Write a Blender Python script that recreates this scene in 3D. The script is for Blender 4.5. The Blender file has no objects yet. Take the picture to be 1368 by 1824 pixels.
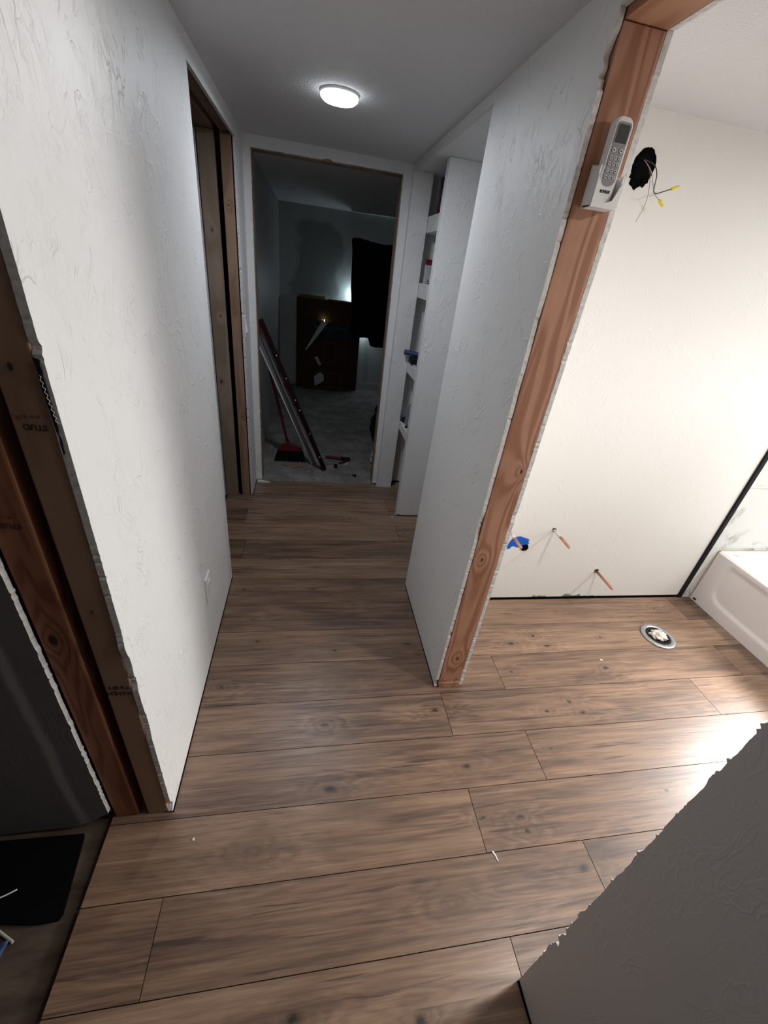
import bpy, bmesh, math, random
from mathutils import Vector, Matrix, noise
random.seed(7)
C = bpy.context.scene.collection
SC = bpy.context.scene

# ------------------------------------------------------------------ camera
H = 1.55
PITCH, ROLL0, ROLL1 = 1.04319441, 0.134109977, -0.215328737
cam_d = bpy.data.cameras.new('camera')
cam_d.sensor_fit = 'VERTICAL'
cam_d.sensor_height = 24.0
cam_d.lens = 737.98 / 1824 * 24.0
cam_d.clip_start = 0.02
cam = bpy.data.objects.new('camera', cam_d)
C.objects.link(cam)
M3 = Matrix.Rotation(ROLL1, 3, 'Z') @ Matrix.Rotation(PITCH, 3, 'X') @ Matrix.Rotation(ROLL0, 3, 'Z')
cam.matrix_world = Matrix.Translation((0, 0, H)) @ M3.to_4x4()
SC.camera = cam

# ------------------------------------------------------------------ world, exposure
w = bpy.data.worlds.new('world')
SC.world = w
w.use_nodes = True
w.node_tree.nodes['Background'].inputs[0].default_value = (0.0, 0.0, 0.0, 1)
w.node_tree.nodes['Background'].inputs[1].default_value = 0.0
vs = SC.view_settings
vs.view_transform = 'Standard'
vs.look = 'None'
vs.gamma = 1
vs.use_curve_mapping = False
vs.exposure = 0.0

HALL_W, BATH_A, BATH_B, LED_W, TORCH_W, BACK_FILL_W = 7.5, 12.5, 20.0, 2.8, 0.035, 0.7
FILL_SPOT, FILL_DOWN, FILL_POINT = 165.0, 240.0, 9.0  # strengths of the added fill lights at the shower side wall
HALL_C, BATH_C, LED_C = (0.86, 0.92, 1.0), (1.0, 0.975, 0.95), (0.74, 0.92, 1.0)


# ------------------------------------------------------------------ node helpers
class NT:
    def __init__(s, name, rough=0.6, spec=0.3):
        s.m = bpy.data.materials.new(name)
        s.m.use_nodes = True
        s.t = s.m.node_tree
        s.b = s.t.nodes['Principled BSDF']
        s.b.inputs['Roughness'].default_value = rough
        s.b.inputs['Specular IOR Level'].default_value = spec

    def n(s, typ, **kw):
        x = s.t.nodes.new(typ)
        for k, v in kw.items():
            setattr(x, k, v)
        return x

    def l(s, a, b):
        s.t.links.new(a, b)

    def pos(s):
        return s.n('ShaderNodeNewGeometry').outputs['Position']

    def mapv(s, v, scale=(1, 1, 1), loc=(0, 0, 0)):
        m = s.n('ShaderNodeMapping')
        m.inputs['Scale'].default_value = scale
        m.inputs['Location'].default_value = loc
        s.l(v, m.inputs['Vector'])
        return m.outputs[0]

    def noise(s, v, scale, detail=4, rough=0.55, dist=0.0):
        x = s.n('ShaderNodeTexNoise')
        x.inputs['Scale'].default_value = scale
        x.inputs['Detail'].default_value = detail
        x.inputs['Roughness'].default_value = rough
        x.inputs['Distortion'].default_value = dist
        s.l(v, x.inputs['Vector'])
        return x.outputs['Fac']

    def math(s, op, a, b=None, c=None, clamp=False):
        x = s.n('ShaderNodeMath', operation=op, use_clamp=clamp)
        for i, q in enumerate((a, b, c)):
            if q is None:
                continue
            if isinstance(q, (int, float)):
                x.inputs[i].default_value = q
            else:
                s.l(q, x.inputs[i])
        return x.outputs[0]

    def ramp(s, f, stops):
        x = s.n('ShaderNodeValToRGB')
        e = x.color_ramp.elements
        while len(e) < len(stops):
            e.new(0.5)
        for i, (p, c) in enumerate(stops):
            e[i].position = p
            e[i].color = (c[0], c[1], c[2], 1) if isinstance(c, (tuple, list)) else (c, c, c, 1)
        s.l(f, x.inputs[0])
        return x.outputs[0]

    def mix(s, f, a, b, mode='MIX'):
        x = s.n('ShaderNodeMix', data_type='RGBA', blend_type=mode)
        for sock, q in ((x.inputs[0], f), (x.inputs[6], a), (x.inputs[7], b)):
            if isinstance(q, (int, float)):
                sock.default_value = q
            elif isinstance(q, (tuple, list)):
                sock.default_value = (q[0], q[1], q[2], 1)
            else:
                s.l(q, sock)
        return x.outputs[2]

    def sstep(s, v, lo, hi, a=0.0, b=1.0):
        x = s.n('ShaderNodeMapRange', interpolation_type='SMOOTHSTEP')
        x.inputs['From Min'].default_value = lo
        x.inputs['From Max'].default_value = hi
        x.inputs['To Min'].default_value = a
        x.inputs['To Max'].default_value = b
        s.l(v, x.inputs['Value'])
        return x.outputs[0]

    def color(s, c):
        if isinstance(c, (tuple, list)):
            s.b.inputs['Base Color'].default_value = (c[0], c[1], c[2], 1)
        else:
            s.l(c, s.b.inputs['Base Color'])

    def bump(s, h, strength=1.0, dist=0.002, prev=None):
        x = s.n('ShaderNodeBump')
        x.inputs['Strength'].default_value = strength
        x.inputs['Distance'].default_value = dist
        s.l(h, x.inputs['Height'])
        if prev is not None:
            s.l(prev, x.inputs['Normal'])
        s.l(x.outputs[0], s.b.inputs['Normal'])
        return x.outputs[0]


def plain(name, c, rough=0.6, spec=0.3, metal=0.0, var=0.08, scale=25):
    t = NT(name, rough, spec)
    f = t.noise(t.pos(), scale)
    t.color(t.mix(f, [x * (1 - var) for x in c], [min(1, x * (1 + var)) for x in c]))
    t.b.inputs['Metallic'].default_value = metal
    return t.m


def emis(name, c, st):
    t = NT(name)
    t.b.inputs['Base Color'].default_value = (*c, 1)
    t.b.inputs['Emission Color'].default_value = (*c, 1)
    t.b.inputs['Emission Strength'].default_value = st
    return t.m


def paint(name, c, tex=1.0, stains=None, ridge_scale=9.0):
    t = NT(name, 0.5, 0.35)
    p = t.pos()
    # skip-trowel: thin curved ridges plus low swells
    q = t.mapv(p, (1.0, 1.0, 0.62))
    n1 = t.noise(q, ridge_scale * 1.5, 3, 0.55, 0.9)
    rid = t.sstep(t.math('ABSOLUTE', t.math('SUBTRACT', n1, 0.5)), 0.0, 0.035, 1, 0)
    msk = t.sstep(t.noise(p, 11.0, 3), 0.46, 0.62)
    n2 = t.noise(t.mapv(p, (1, 1, 0.45)), 42, 2, 0.6, 0.6)
    rid2 = t.sstep(t.math('ABSOLUTE', t.math('SUBTRACT', n2, 0.5)), 0.0, 0.05, 1, 0)
    msk2 = t.sstep(t.noise(t.mapv(p, (1, 1, 1), (4, 4, 4)), 7.0, 3), 0.40, 0.60)
    h = t.math('MULTIPLY_ADD', rid, msk, t.math('MULTIPLY', t.math('MULTIPLY', rid2, msk2), 0.45))
    h = t.math('ADD', h, t.math('MULTIPLY', t.noise(p, 6, 3), 1.2))
    h = t.math('MULTIPLY_ADD', t.noise(p, 300, 2), 0.22, h)
    t.bump(h, 1.0, 0.0010 * tex)
    v = t.noise(p, 1.6, 4)
    col = t.mix(v, [x * 0.965 for x in c], c)
    if stains:
        col = stains(t, p, col)
    t.color(col)
    return t.m


M = {}
M['paint'] = paint('wall_paint', (0.80, 0.80, 0.795), 1.5)


def green_edge(t, p, col):
    sp = t.n('ShaderNodeSeparateXYZ')
    t.l(p, sp.inputs[0])
    nz = t.math('MULTIPLY', t.math('SUBTRACT', t.noise(t.mapv(p, (7, 7, 7)), 1.0, 4), 0.47), 0.16)
    m = t.math('LESS_THAN', sp.outputs[2], nz)
    m = t.math('MULTIPLY', m, t.math('GREATER_THAN', sp.outputs[0], 1.3))
    return t.mix(m, col, (0.17, 0.25, 0.20))


M['paint_smooth'] = paint('near_wall_paint', (0.70, 0.665, 0.645), 0.26)
M['bath_paint'] = paint('bath_paint', (0.82, 0.81, 0.785), 0.45, green_edge, 7.0)


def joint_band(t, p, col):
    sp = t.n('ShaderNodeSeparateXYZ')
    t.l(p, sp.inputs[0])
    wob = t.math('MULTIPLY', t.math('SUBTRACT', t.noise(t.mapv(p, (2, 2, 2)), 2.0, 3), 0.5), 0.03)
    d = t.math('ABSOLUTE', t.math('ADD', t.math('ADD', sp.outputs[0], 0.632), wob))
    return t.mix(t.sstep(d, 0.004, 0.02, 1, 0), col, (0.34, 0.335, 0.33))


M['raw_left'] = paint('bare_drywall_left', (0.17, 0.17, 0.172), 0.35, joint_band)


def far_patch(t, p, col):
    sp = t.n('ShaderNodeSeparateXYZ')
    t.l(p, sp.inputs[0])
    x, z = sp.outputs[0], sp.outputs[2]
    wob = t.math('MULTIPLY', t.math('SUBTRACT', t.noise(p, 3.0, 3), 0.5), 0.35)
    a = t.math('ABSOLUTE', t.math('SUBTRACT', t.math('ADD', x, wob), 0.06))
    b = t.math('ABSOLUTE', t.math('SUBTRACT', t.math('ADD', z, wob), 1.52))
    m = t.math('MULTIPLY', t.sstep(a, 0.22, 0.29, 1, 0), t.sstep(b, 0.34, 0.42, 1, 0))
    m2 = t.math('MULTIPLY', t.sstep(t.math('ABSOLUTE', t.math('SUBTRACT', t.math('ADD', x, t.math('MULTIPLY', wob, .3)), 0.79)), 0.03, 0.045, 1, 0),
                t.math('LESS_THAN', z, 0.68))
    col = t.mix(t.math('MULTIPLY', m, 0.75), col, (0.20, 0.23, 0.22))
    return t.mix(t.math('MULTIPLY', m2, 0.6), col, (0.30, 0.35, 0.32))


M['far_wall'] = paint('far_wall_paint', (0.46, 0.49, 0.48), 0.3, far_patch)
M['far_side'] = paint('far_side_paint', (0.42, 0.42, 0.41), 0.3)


def ceil_mat():
    t = NT('ceiling_paint', 0.75, 0.15)
    p = t.pos()
    t.color(t.mix(t.noise(p, 2, 3), (0.70, 0.70, 0.71), (0.75, 0.75, 0.76)))
    t.bump(t.noise(p, 130, 3, 0.6), 1.0, 0.0035)
    return t.m


M['ceiling'] = ceil_mat()


def gyp():
    t = NT('gypsum_edge', 0.9, 0.1)
    p = t.pos()
    n = t.noise(p, 90, 4, 0.7)
    t.color(t.ramp(n, [(0.3, (0.52, 0.51, 0.50)), (0.5, (0.70, 0.69, 0.68)), (0.7, (0.80, 0.79, 0.78))]))
    t.bump(n, 0.6, 0.0008)
    return t.m


M['gypsum'] = gyp()


def wood(name, light, dark, axis=2, seed=0.0, fine=1.0, rough=0.65, knots=()):
    """framing lumber: grain runs along axis"""
    t = NT(name, rough, 0.25)
    p = t.pos()
    s_long, s_cross = 1.3, 11.0
    sc = [s_cross] * 3
    sc[axis] = s_long
    mp = t.mapv(p, tuple(sc), (seed, seed * 1.7, seed * 0.6))
    big = t.noise(mp, 1.0, 2, 0.5, 0.4)
    dk = None
    for kx in knots:
        vs_ = t.n('ShaderNodeVectorMath', operation='SUBTRACT')
        t.l(p, vs_.inputs[0])
        vs_.inputs[1].default_value = kx[:3]
        ml = t.n('ShaderNodeVectorMath', operation='MULTIPLY')
        t.l(vs_.outputs[0], ml.inputs[0])
        q = [1 / kx[3]] * 3
        q[axis] = 0.6 / kx[3]
        ml.inputs[1].default_value = q
        ln = t.n('ShaderNodeVectorMath', operation='LENGTH')
        t.l(ml.outputs[0], ln.inputs[0])
        dk = ln.outputs['Value'] if dk is None else t.math('MINIMUM', dk, ln.outputs['Value'])
    rings_in = big
    if dk is not None:
        rings_in = t.math('ADD', big, t.math('MULTIPLY', t.math('EXPONENT', t.math('MULTIPLY', dk, -0.45)), 0.55))
    rings = t.math('SINE', t.math('MULTIPLY', rings_in, 30.0 * fine))
    rings = t.sstep(rings, -1.0, 1.0)
    rings = t.math('POWER', rings, 1.6)
    sc2 = [220.0] * 3
    sc2[axis] = 6.0
    fib = t.noise(t.mapv(p, tuple(sc2)), 1.0, 3, 0.6)
    f = t.math('MULTIPLY_ADD', fib, 0.35, t.math('MULTIPLY', rings, 0.6))
    col = t.mix(f, light, dark)
    col = t.mix(t.sstep(t.noise(p, 6, 3), 0.45, 0.75, 0, 0.25), col, [x * 0.6 for x in dark])
    if dk is not None:
        col = t.mix(t.sstep(dk, 0.35, 0.75, 1, 0), col, [x * 0.25 for x in dark])
    t.color(col)
    t.bump(f, 0.5, 0.0008)
    return t.m


M['stud_end'] = wood('fir_stud', (0.50, 0.275, 0.18), (0.27, 0.115, 0.065), 2, 1.0, 1.35,
                     knots=((0.640, 1.107, 0.18, 0.010), (0.62, 1.107, 0.70, 0.008), (0.665, 1.107, 1.05, 0.008)))
M['header_wood'] = wood('header_fir', (0.50, 0.27, 0.16), (0.33, 0.15, 0.08), 1, 4.0)
M['stud_red'] = wood('rough_red_stud', (0.34, 0.15, 0.085), (0.17, 0.062, 0.035), 2, 2.3, 1.4, knots=((-0.53, 0.716, 0.78, 0.016),))
M['stud_tan'] = wood('smooth_tan_stud', (0.36, 0.235, 0.165), (0.30, 0.185, 0.125), 2, 7.0, 0.3,
                     knots=((-0.440, 0.716, 1.36, 0.007), (-0.438, 0.716, 0.86, 0.005)))
M['stud_pale'] = wood('pale_spruce_stud', (0.36, 0.285, 0.215), (0.24, 0.175, 0.125), 2, 3.0, 0.5,
                      knots=((-0.53, 2.782, 1.62, 0.008), (-0.545, 2.782, 0.82, 0.012), (-0.52, 2.782, 1.2, 0.008)))
M['stud_brown'] = wood('brown_stud', (0.38, 0.25, 0.17), (0.24, 0.14, 0.09), 2, 5.0, 0.7,
                       knots=((-0.437, 2.782, 1.74, 0.007), (-0.43, 2.782, 0.6, 0.007)))
M['header_brown'] = wood('brown_header', (0.28, 0.20, 0.15), (0.18, 0.12, 0.085), 1, 9.0, 0.6)
M['jamb_wood'] = wood('jamb_wood', (0.36, 0.27, 0.21), (0.22, 0.15, 0.11), 2, 6.0, 0.6)

# ---- laminate
KNOTS = [(0.107, 0.736, .020), (0.547, 0.999, .016), (0.884, 0.433, .022), (0.163, 1.138, .018), (0.09, 0.967, .013), (-0.33, 1.163, .012),
         (0.609, 0.77, .016), (0.977, 0.802, .007), (0.26, 1.629, .008), (-0.311, 1.754, .007), (-0.24, 1.536, .007), (-0.13, 0.585, .0221),
         (0.611, 0.599, .009), (0.739, 0.588, .013), (1.169, 0.996, .014), (1.204, 0.945, .015), (1.039, 0.957, .012), (1.178, 1.375, .012),
         (1.033, 1.332, .011), (1.224, 1.309, .014), (0.966, 1.164, .010), (1.896, 0.885, .011), (0.572, 2.215, .008), (-0.202, 1.40, .012),
         (0.669, 2.318, .007), (1.462, 1.159, .015), (0.45, 0.402, .024), (0.751, 0.547, .012), (1.35, 0.62, .012), (0.0, 0.24, .02), (0.3, 0.20, .02),
         (0.05, 1.76, .006), (0.5, 1.35, .012), (0.15, 1.33, .01), (2.05, 1.55, .01), (1.4, 1.55, .006), (1.55, 1.35, .008), (0.3, 2.5, .006)]


def floor_mat():
    t = NT('oak_laminate', 0.33, 0.5)
    p = t.pos()
    sp = t.n('ShaderNodeSeparateXYZ')
    t.l(p, sp.inputs[0])
    at = t.n('ShaderNodeAttribute', attribute_name='plank')
    sc = t.n('ShaderNodeSeparateColor')
    t.l(at.outputs['Color'], sc.inputs[0])
    r1, r2 = sc.outputs[0], sc.outputs[1]
    nw = t.n('ShaderNodeTexNoise')
    nw.inputs['Scale'].default_value = 26.0
    nw.inputs['Detail'].default_value = 3
    t.l(p, nw.inputs['Vector'])
    wv = t.n('ShaderNodeVectorMath', operation='MULTIPLY_ADD')
    t.l(nw.outputs['Color'], wv.inputs[0])
    wv.inputs[1].default_value = (0.050, 0.020, 0)
    wv.inputs[2].default_value = (-0.025, -0.010, 0)
    wp = t.n('ShaderNodeVectorMath', operation='ADD')
    t.l(p, wp.inputs[0])
    t.l(wv.outputs[0], wp.inputs[1])
    pk = wp.outputs[0]
    dk = dkc = None
    for (x, y, r) in KNOTS:
        ml = t.n('ShaderNodeVectorMath', operation='MULTIPLY_ADD')
        t.l(pk, ml.inputs[0])
        a, b = 0.55 / r, 1.0 / r
        ml.inputs[1].default_value = (a, b, 0)
        ml.inputs[2].default_value = (-x * a, -y * b, 0)
        ln = t.n('ShaderNodeVectorMath', operation='LENGTH')
        t.l(ml.outputs[0], ln.inputs[0])
        o_ = ln.outputs['Value']
        if r >= 0.018 and r not in (0.020, 0.022):
            c_ = t.math('ADD', o_, 3.0)
        else:
            c_ = o_
        dk = o_ if dk is None else t.math('MINIMUM', dk, o_)
        dkc = c_ if dkc is None else t.math('MINIMUM', dkc, c_)
    # plank coordinates, shifted per plank
    cx = t.n('ShaderNodeCombineXYZ')
    t.l(t.math('MULTIPLY_ADD', r1, 17.0, sp.outputs[0]), cx.inputs[0])
    t.l(t.math('MULTIPLY_ADD', r2, 9.0, sp.outputs[1]), cx.inputs[1])
    t.l(t.math('MULTIPLY', r1, 5.0), cx.inputs[2])
    q = cx.outputs[0]
    warp = t.noise(t.mapv(q, (2.2, 7, 1)), 1.0, 3, 0.5)
    g = t.noise(t.mapv(q, (1.1, 13, 1)), 1.0, 4, 0.55, 0.7)
    kk = t.math('EXPONENT', t.math('MULTIPLY', dk, -0.42))
    field = t.math('ADD', g, t.math('MULTIPLY', kk, 0.55))
    rings = t.math('SINE', t.math('MULTIPLY', field, 52.0))
    rings = t.math('MULTIPLY', rings, t.sstep(t.noise(t.mapv(q, (2, 6, 1)), 1.0, 2), 0.35, 0.65, 0.25, 1.0))
    fine = t.noise(t.mapv(q, (5, 150, 1)), 1.0, 4, 0.65)
    streak = t.noise(t.mapv(q, (1.5, 30, 1)), 1.0, 5, 0.62, 0.9)
    v = t.math('MULTIPLY_ADD', rings, 0.040, t.math('MULTIPLY', fine, 0.36))
    v = t.math('MULTIPLY_ADD', streak, 0.48, v)
    v = t.math('MULTIPLY_ADD', warp, 0.30, v)
    v = t.math('ADD', v, t.math('MULTIPLY', t.math('SUBTRACT', r2, 0.5), 0.12))
    kr = t.math('SINE', t.math('MULTIPLY_ADD', dk, 4.6, t.math('MULTIPLY', warp, 5.0)))
    v = t.math('MULTIPLY_ADD', t.math('MULTIPLY', kr, t.math('EXPONENT', t.math('MULTIPLY', dk, -0.75))), 0.055, v)
    col = t.ramp(v, [(0.36, (0.070, 0.043, 0.032)), (0.47, (0.145, 0.088, 0.060)), (0.58, (0.232, 0.144, 0.096)), (0.72, (0.345, 0.228, 0.152))])
    # dark elongated cracks / mineral streaks
    ck = t.noise(t.mapv(q, (3.2, 70, 1), (3, 1, 0)), 1.0, 3, 0.5, 0.5)
    ckm = t.math('MULTIPLY', t.sstep(ck, 0.60, 0.68), t.sstep(t.noise(t.mapv(q, (1.6, 5, 1), (5, 5, 0)), 1.0, 2), 0.42, 0.56))
    col = t.mix(t.math('MULTIPLY', ckm, 0.8), col, (0.060, 0.036, 0.030))
    # soft dark blotches
    bl = t.sstep(t.noise(t.mapv(q, (2.2, 10, 1), (9, 2, 0)), 1.0, 2), 0.56, 0.74, 0, 0.30)
    col = t.mix(bl, col, (0.13, 0.085, 0.062))
    halo = t.sstep(dk, 0.4, 3.2, 0.42, 0)
    col = t.mix(halo, col, (0.12, 0.076, 0.05))
    core = t.sstep(t.math('ADD', dkc, t.math('MULTIPLY', fine, 0.5)), 0.42, 0.95, 1, 0)
    col = t.mix(t.math('MULTIPLY', core, 0.92), col, (0.022, 0.014, 0.011))
    t.color(col)
    t.l(t.sstep(v, 0.3, 0.8, 0.40, 0.30), t.b.inputs['Roughness'])
    t.bump(t.math('MULTIPLY_ADD', fine, 0.5, streak), 0.35, 0.0012)
    return t.m


M['laminate'] = floor_mat()
M['edge_dark'] = plain('dark_joint_core', (0.035, 0.025, 0.02), 0.9, 0.1)  # dark underlay colour between planks, also nail heads


def concrete():
    t = NT('dusty_concrete', 0.85, 0.2)
    p = t.pos()
    n = t.noise(p, 5, 6, 0.65)
    col = t.ramp(n, [(0.3, (0.15, 0.145, 0.135)), (0.55, (0.27, 0.255, 0.24)), (0.75, (0.38, 0.365, 0.345))])
    sp_ = t.sstep(t.noise(p, 40, 3), 0.66, 0.72)
    col = t.mix(sp_, col, (0.62, 0.61, 0.59))
    col = t.mix(t.sstep(t.noise(p, 14, 4), 0.62, 0.7, 0, 0.6), col, (0.09, 0.085, 0.08))
    t.color(col)
    t.bump(n, 0.6, 0.004)
    return t.m


M['concrete'] = concrete()


def subfl():
    t = NT('dirty_subfloor', 0.9, 0.15)
    p = t.pos()
    n = t.noise(t.mapv(p, (6, 22, 1)), 1.0, 5, 0.6)
    t.color(t.ramp(n, [(0.3, (0.055, 0.038, 0.03)), (0.7, (0.13, 0.095, 0.072))]))
    t.bump(n, 0.5, 0.002)
    return t.m


M['subfloor'] = subfl()


def marble():
    t = NT('marble_tile', 0.18, 0.5)
    p = t.pos()
    n = t.noise(p, 2.6, 6, 0.6, 1.6)
    v = t.sstep(t.math('ABSOLUTE', t.math('SUBTRACT', n, 0.52)), 0.0, 0.035, 1, 0)
    v = t.math('MULTIPLY', v, t.sstep(t.noise(p, 3.3, 3), 0.42, 0.6))
    col = t.mix(v, (0.71, 0.73, 0.71), (0.36, 0.345, 0.31))
    t.color(col)
    return t.m


M['marble'] = marble()
M['grout'] = plain('tile_grout', (0.60, 0.60, 0.57), 0.8)
M['enamel'] = plain('tub_enamel', (0.80, 0.765, 0.765), 0.16, 0.5, var=0.01)
M['caulk'] = plain('beige_caulk', (0.46, 0.39, 0.31), 0.7, var=0.25, scale=30)
M['black'] = plain('black_matte', (0.010, 0.010, 0.012), 0.7, 0.2)
M['black_cloth'] = plain('black_cloth', (0.006, 0.007, 0.014), 0.95, 0.05)
M['mat_rubber'] = plain('mat_rubber', (0.004, 0.004, 0.005), 0.95, 0.03)
M['white_plastic'] = plain('white_plastic', (0.80, 0.80, 0.80), 0.35, 0.5, var=0.01)
M['grey_plastic'] = plain('grey_button_pad', (0.27, 0.27, 0.28), 0.5, var=0.03)
M['button'] = plain('button_plastic', (0.58, 0.58, 0.59), 0.4, var=0.02)
M['lcd'] = plain('lcd_screen', (0.045, 0.05, 0.05), 0.15, 0.5)
M['ink'] = plain('black_ink', (0.02, 0.018, 0.018), 0.7)
M['faint_ink'] = plain('brown_ink', (0.085, 0.03, 0.022), 0.8)
M['purple_ink'] = plain('red_ink', (0.20, 0.06, 0.05), 0.8)
M['copper'] = plain('copper_pipe', (0.62, 0.30, 0.20), 0.35, 0.5, 0.75, 0.15, 40)
M['solder'] = plain('white_flux', (0.68, 0.66, 0.62), 0.6, 0.3)
M['blue_tape'] = plain('blue_painters_tape', (0.01, 0.12, 0.58), 0.6, 0.3, var=0.2, scale=60)
M['hole'] = plain('wall_cavity_black', (0.004, 0.004, 0.004), 0.95, 0.02)
M['box_plastic'] = plain('black_box_plastic', (0.003, 0.003, 0.004), 0.8, 0.06)
M['wire_dark'] = plain('black_wire', (0.05, 0.05, 0.055), 0.4, 0.4)
M['wire_grey'] = plain('grey_wire', (0.40, 0.36, 0.34), 0.5)
M['wire_copper'] = plain('bare_copper_wire', (0.42, 0.22, 0.18), 0.4, 0.5, 0.5)
M['yellow'] = plain('yellow_wire_nut', (0.80, 0.66, 0.03), 0.45, 0.4, var=0.12, scale=200)
M['steel'] = plain('steel_ring', (0.42, 0.42, 0.43), 0.35, 0.5, 0.8, 0.2, 60)
M['rag_white'] = plain('white_rag', (0.62, 0.58, 0.52), 0.9, 0.1, var=0.3, scale=70)
M['card'] = plain('brown_cardboard', (0.20, 0.115, 0.058), 0.85, 0.15, var=0.15, scale=12)
M['card_dark'] = plain('dark_cardboard', (0.060, 0.036, 0.022), 0.85, 0.15, var=0.15, scale=12)
M['print_blue'] = plain('blue_print', (0.010, 0.018, 0.035), 0.6)
M['print_grey'] = plain('grey_print', (0.13, 0.15, 0.18), 0.7)
M['print_line'] = plain('faint_print', (0.17, 0.13, 0.10), 0.8)
M['label_paper'] = plain('paper_label', (0.55, 0.55, 0.56), 0.8, var=0.2, scale=90)
M['streak_paint'] = plain('painted_light_streak', (0.55, 0.66, 0.66), 0.35, 0.5, var=0.15)  # pale colour standing in for a streak of light
M['dark_red'] = plain('dark_red_metal', (0.018, 0.004, 0.007), 0.7, 0.15)
M['red'] = plain('red_plastic', (0.12, 0.008, 0.018), 0.45, 0.4)
M['silver'] = plain('silver_alloy', (0.20, 0.205, 0.22), 0.6, 0.3, 0.0, 0.08)
M['tile_brown'] = plain('brown_board', (0.30, 0.20, 0.13), 0.8, var=0.2)
M['clear_bag'] = plain('cloudy_bag', (0.45, 0.46, 0.48), 0.3, 0.5, var=0.3, scale=50)
M['purple_card'] = plain('dark_purple_card', (0.05, 0.025, 0.05), 0.5)
M['blue_tool'] = plain('blue_handle', (0.03, 0.06, 0.16), 0.5)
M['chrome'] = plain('chrome_fitting', (0.75, 0.75, 0.76), 0.15, 0.5, 1.0)
M['grey_device'] = plain('grey_device', (0.22, 0.22, 0.24), 0.4)
M['rag_blue'] = plain('blue_cloth', (0.05, 0.09, 0.20), 0.9, var=0.35, scale=40)
M['stick'] = plain('pale_stick', (0.45, 0.40, 0.33), 0.8)
M['torn_black'] = plain('black_paper', (0.012, 0.015, 0.022), 0.6)
M['chip'] = plain('white_chip', (0.75, 0.72, 0.68), 0.8)
M['hall_lens'] = emis('hall_lens', (0.90, 0.95, 1.0), 9.0)
M['bath_lens'] = emis('bath_lens', (1.0, 0.93, 0.82), 12.0)
M['led'] = emis('work_led', (0.85, 1.0, 0.95), 5.0)
M['torch'] = emis('torch_bulb', (1.0, 0.92, 0.70), 8.0)


# ------------------------------------------------------------------ mesh helpers
def obj(name, bm, mats, parent=None, smooth=False):
    me = bpy.data.meshes.new(name)
    bm.normal_update()
    bm.to_mesh(me)
    bm.free()
    o = bpy.data.objects.new(name, me)
    C.objects.link(o)
    for m in (mats if isinstance(mats, (list, tuple)) else [mats]):
        me.materials.append(M[m])
    if smooth:
        for f in me.polygons:
            f.use_smooth = True
    if parent:
        o.parent = parent
        o.matrix_parent_inverse = Matrix.Translation(-Vector(parent.location))
        # simple: parents are unrotated empties or origin meshes
    return o


def struct(name, bm, mats, **k):
    o = obj(name, bm, mats, **k)
    o['kind'] = 'structure'
    return o


def thing(name, label, cat, loc, group=None):
    o = bpy.data.objects.new(name, None)
    o.empty_display_size = 0.05
    C.objects.link(o)
    o.location = loc
    o['label'] = label
    o['category'] = cat
    if group:
        o['group'] = group
    return o


def tag(o, label, cat, group=None):
    o['label'] = label
    o['category'] = cat
    if group:
        o['group'] = group
    return o


def box(bm, x0, x1, y0, y1, z0, z1, bev=0.0, mi=0, rot=None, piv=None):
    r = bmesh.ops.create_cube(bm, size=1)
    vs_ = r['verts']
    for v in vs_:
        v.co = Vector(((x0 + x1) / 2 + v.co.x * (x1 - x0), (y0 + y1) / 2 + v.co.y * (y1 - y0), (z0 + z1) / 2 + v.co.z * (z1 - z0)))
    fs = set(f for v in vs_ for f in v.link_faces)
    for f in fs:
        f.material_index = mi
    if bev > 0:
        es = list(set(e for v in vs_ for e in v.link_edges))
        rb = bmesh.ops.bevel(bm, geom=es, offset=bev, segments=2, profile=0.6, affect='EDGES')
        vs_ = list(set(v for f in rb['faces'] for v in f.verts) | set(v for v in vs_ if v.is_valid))
    if rot is not None:
        p = Vector(piv if piv else ((x0 + x1) / 2, (y0 + y1) / 2, (z0 + z1) / 2))
        bmesh.ops.rotate(bm, verts=[v for v in vs_ if v.is_valid], cent=p, matrix=rot)
    return vs_


def prism(bm, pts, axis, lo, hi, side_mi=1, face_mi=0):
    """pts: outline in the two other axes (in order); extruded along axis from lo to hi"""
    def mk(a, b, c):
        return {0: (c, a, b), 1: (a, c, b), 2: (a, b, c)}[axis]
    A = [bm.verts.new(mk(a, b, lo)) for a, b in pts]
    B = [bm.verts.new(mk(a, b, hi)) for a, b in pts]
    n = len(pts)
    fs = [bm.faces.new(A), bm.faces.new(B)]
    for f in fs:
        f.material_index = face_mi
    for i in range(n):
        f = bm.faces.new((A[i], A[(i + 1) % n], B[(i + 1) % n], B[i]))
        f.material_index = side_mi
        fs.append(f)
    bmesh.ops.recalc_face_normals(bm, faces=fs)
    return A + B


def jag(p0, p1, amp=0.0025, step=0.007, seed=0, bites=(), sign=1):
    """ragged line between two 2D points; bites = (t, half-width, depth)"""
    a, b = Vector(p0), Vector(p1)
    L = (b - a).length
    n = max(3, int(L / step))
    d = (b - a) / L
    nn = Vector((-d.y, d.x)) * sign
    rnd = random.Random(seed)
    out = []
    for i in range(n + 1):
        t = i / n
        o = (noise.noise(Vector((t * L * 5, seed * 3.1, 0))) * 0.8 + noise.noise(Vector((t * L * 37, seed * 1.7, 5))) * 0.5 + rnd.uniform(-1, 1) * 0.22 + (rnd.random() ** 14) * 3.0) * amp * 0.75
        for (bt, bw, bd) in bites:
            q = abs(t - bt) / bw
            if q < 1:
                o += bd * (1 - q * q) * rnd.uniform(0.75, 1.1)
        if i in (0, n):
            o *= 0.3
        p = a + d * (t * L) + nn * o
        out.append((p.x, p.y))
    return out


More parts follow.
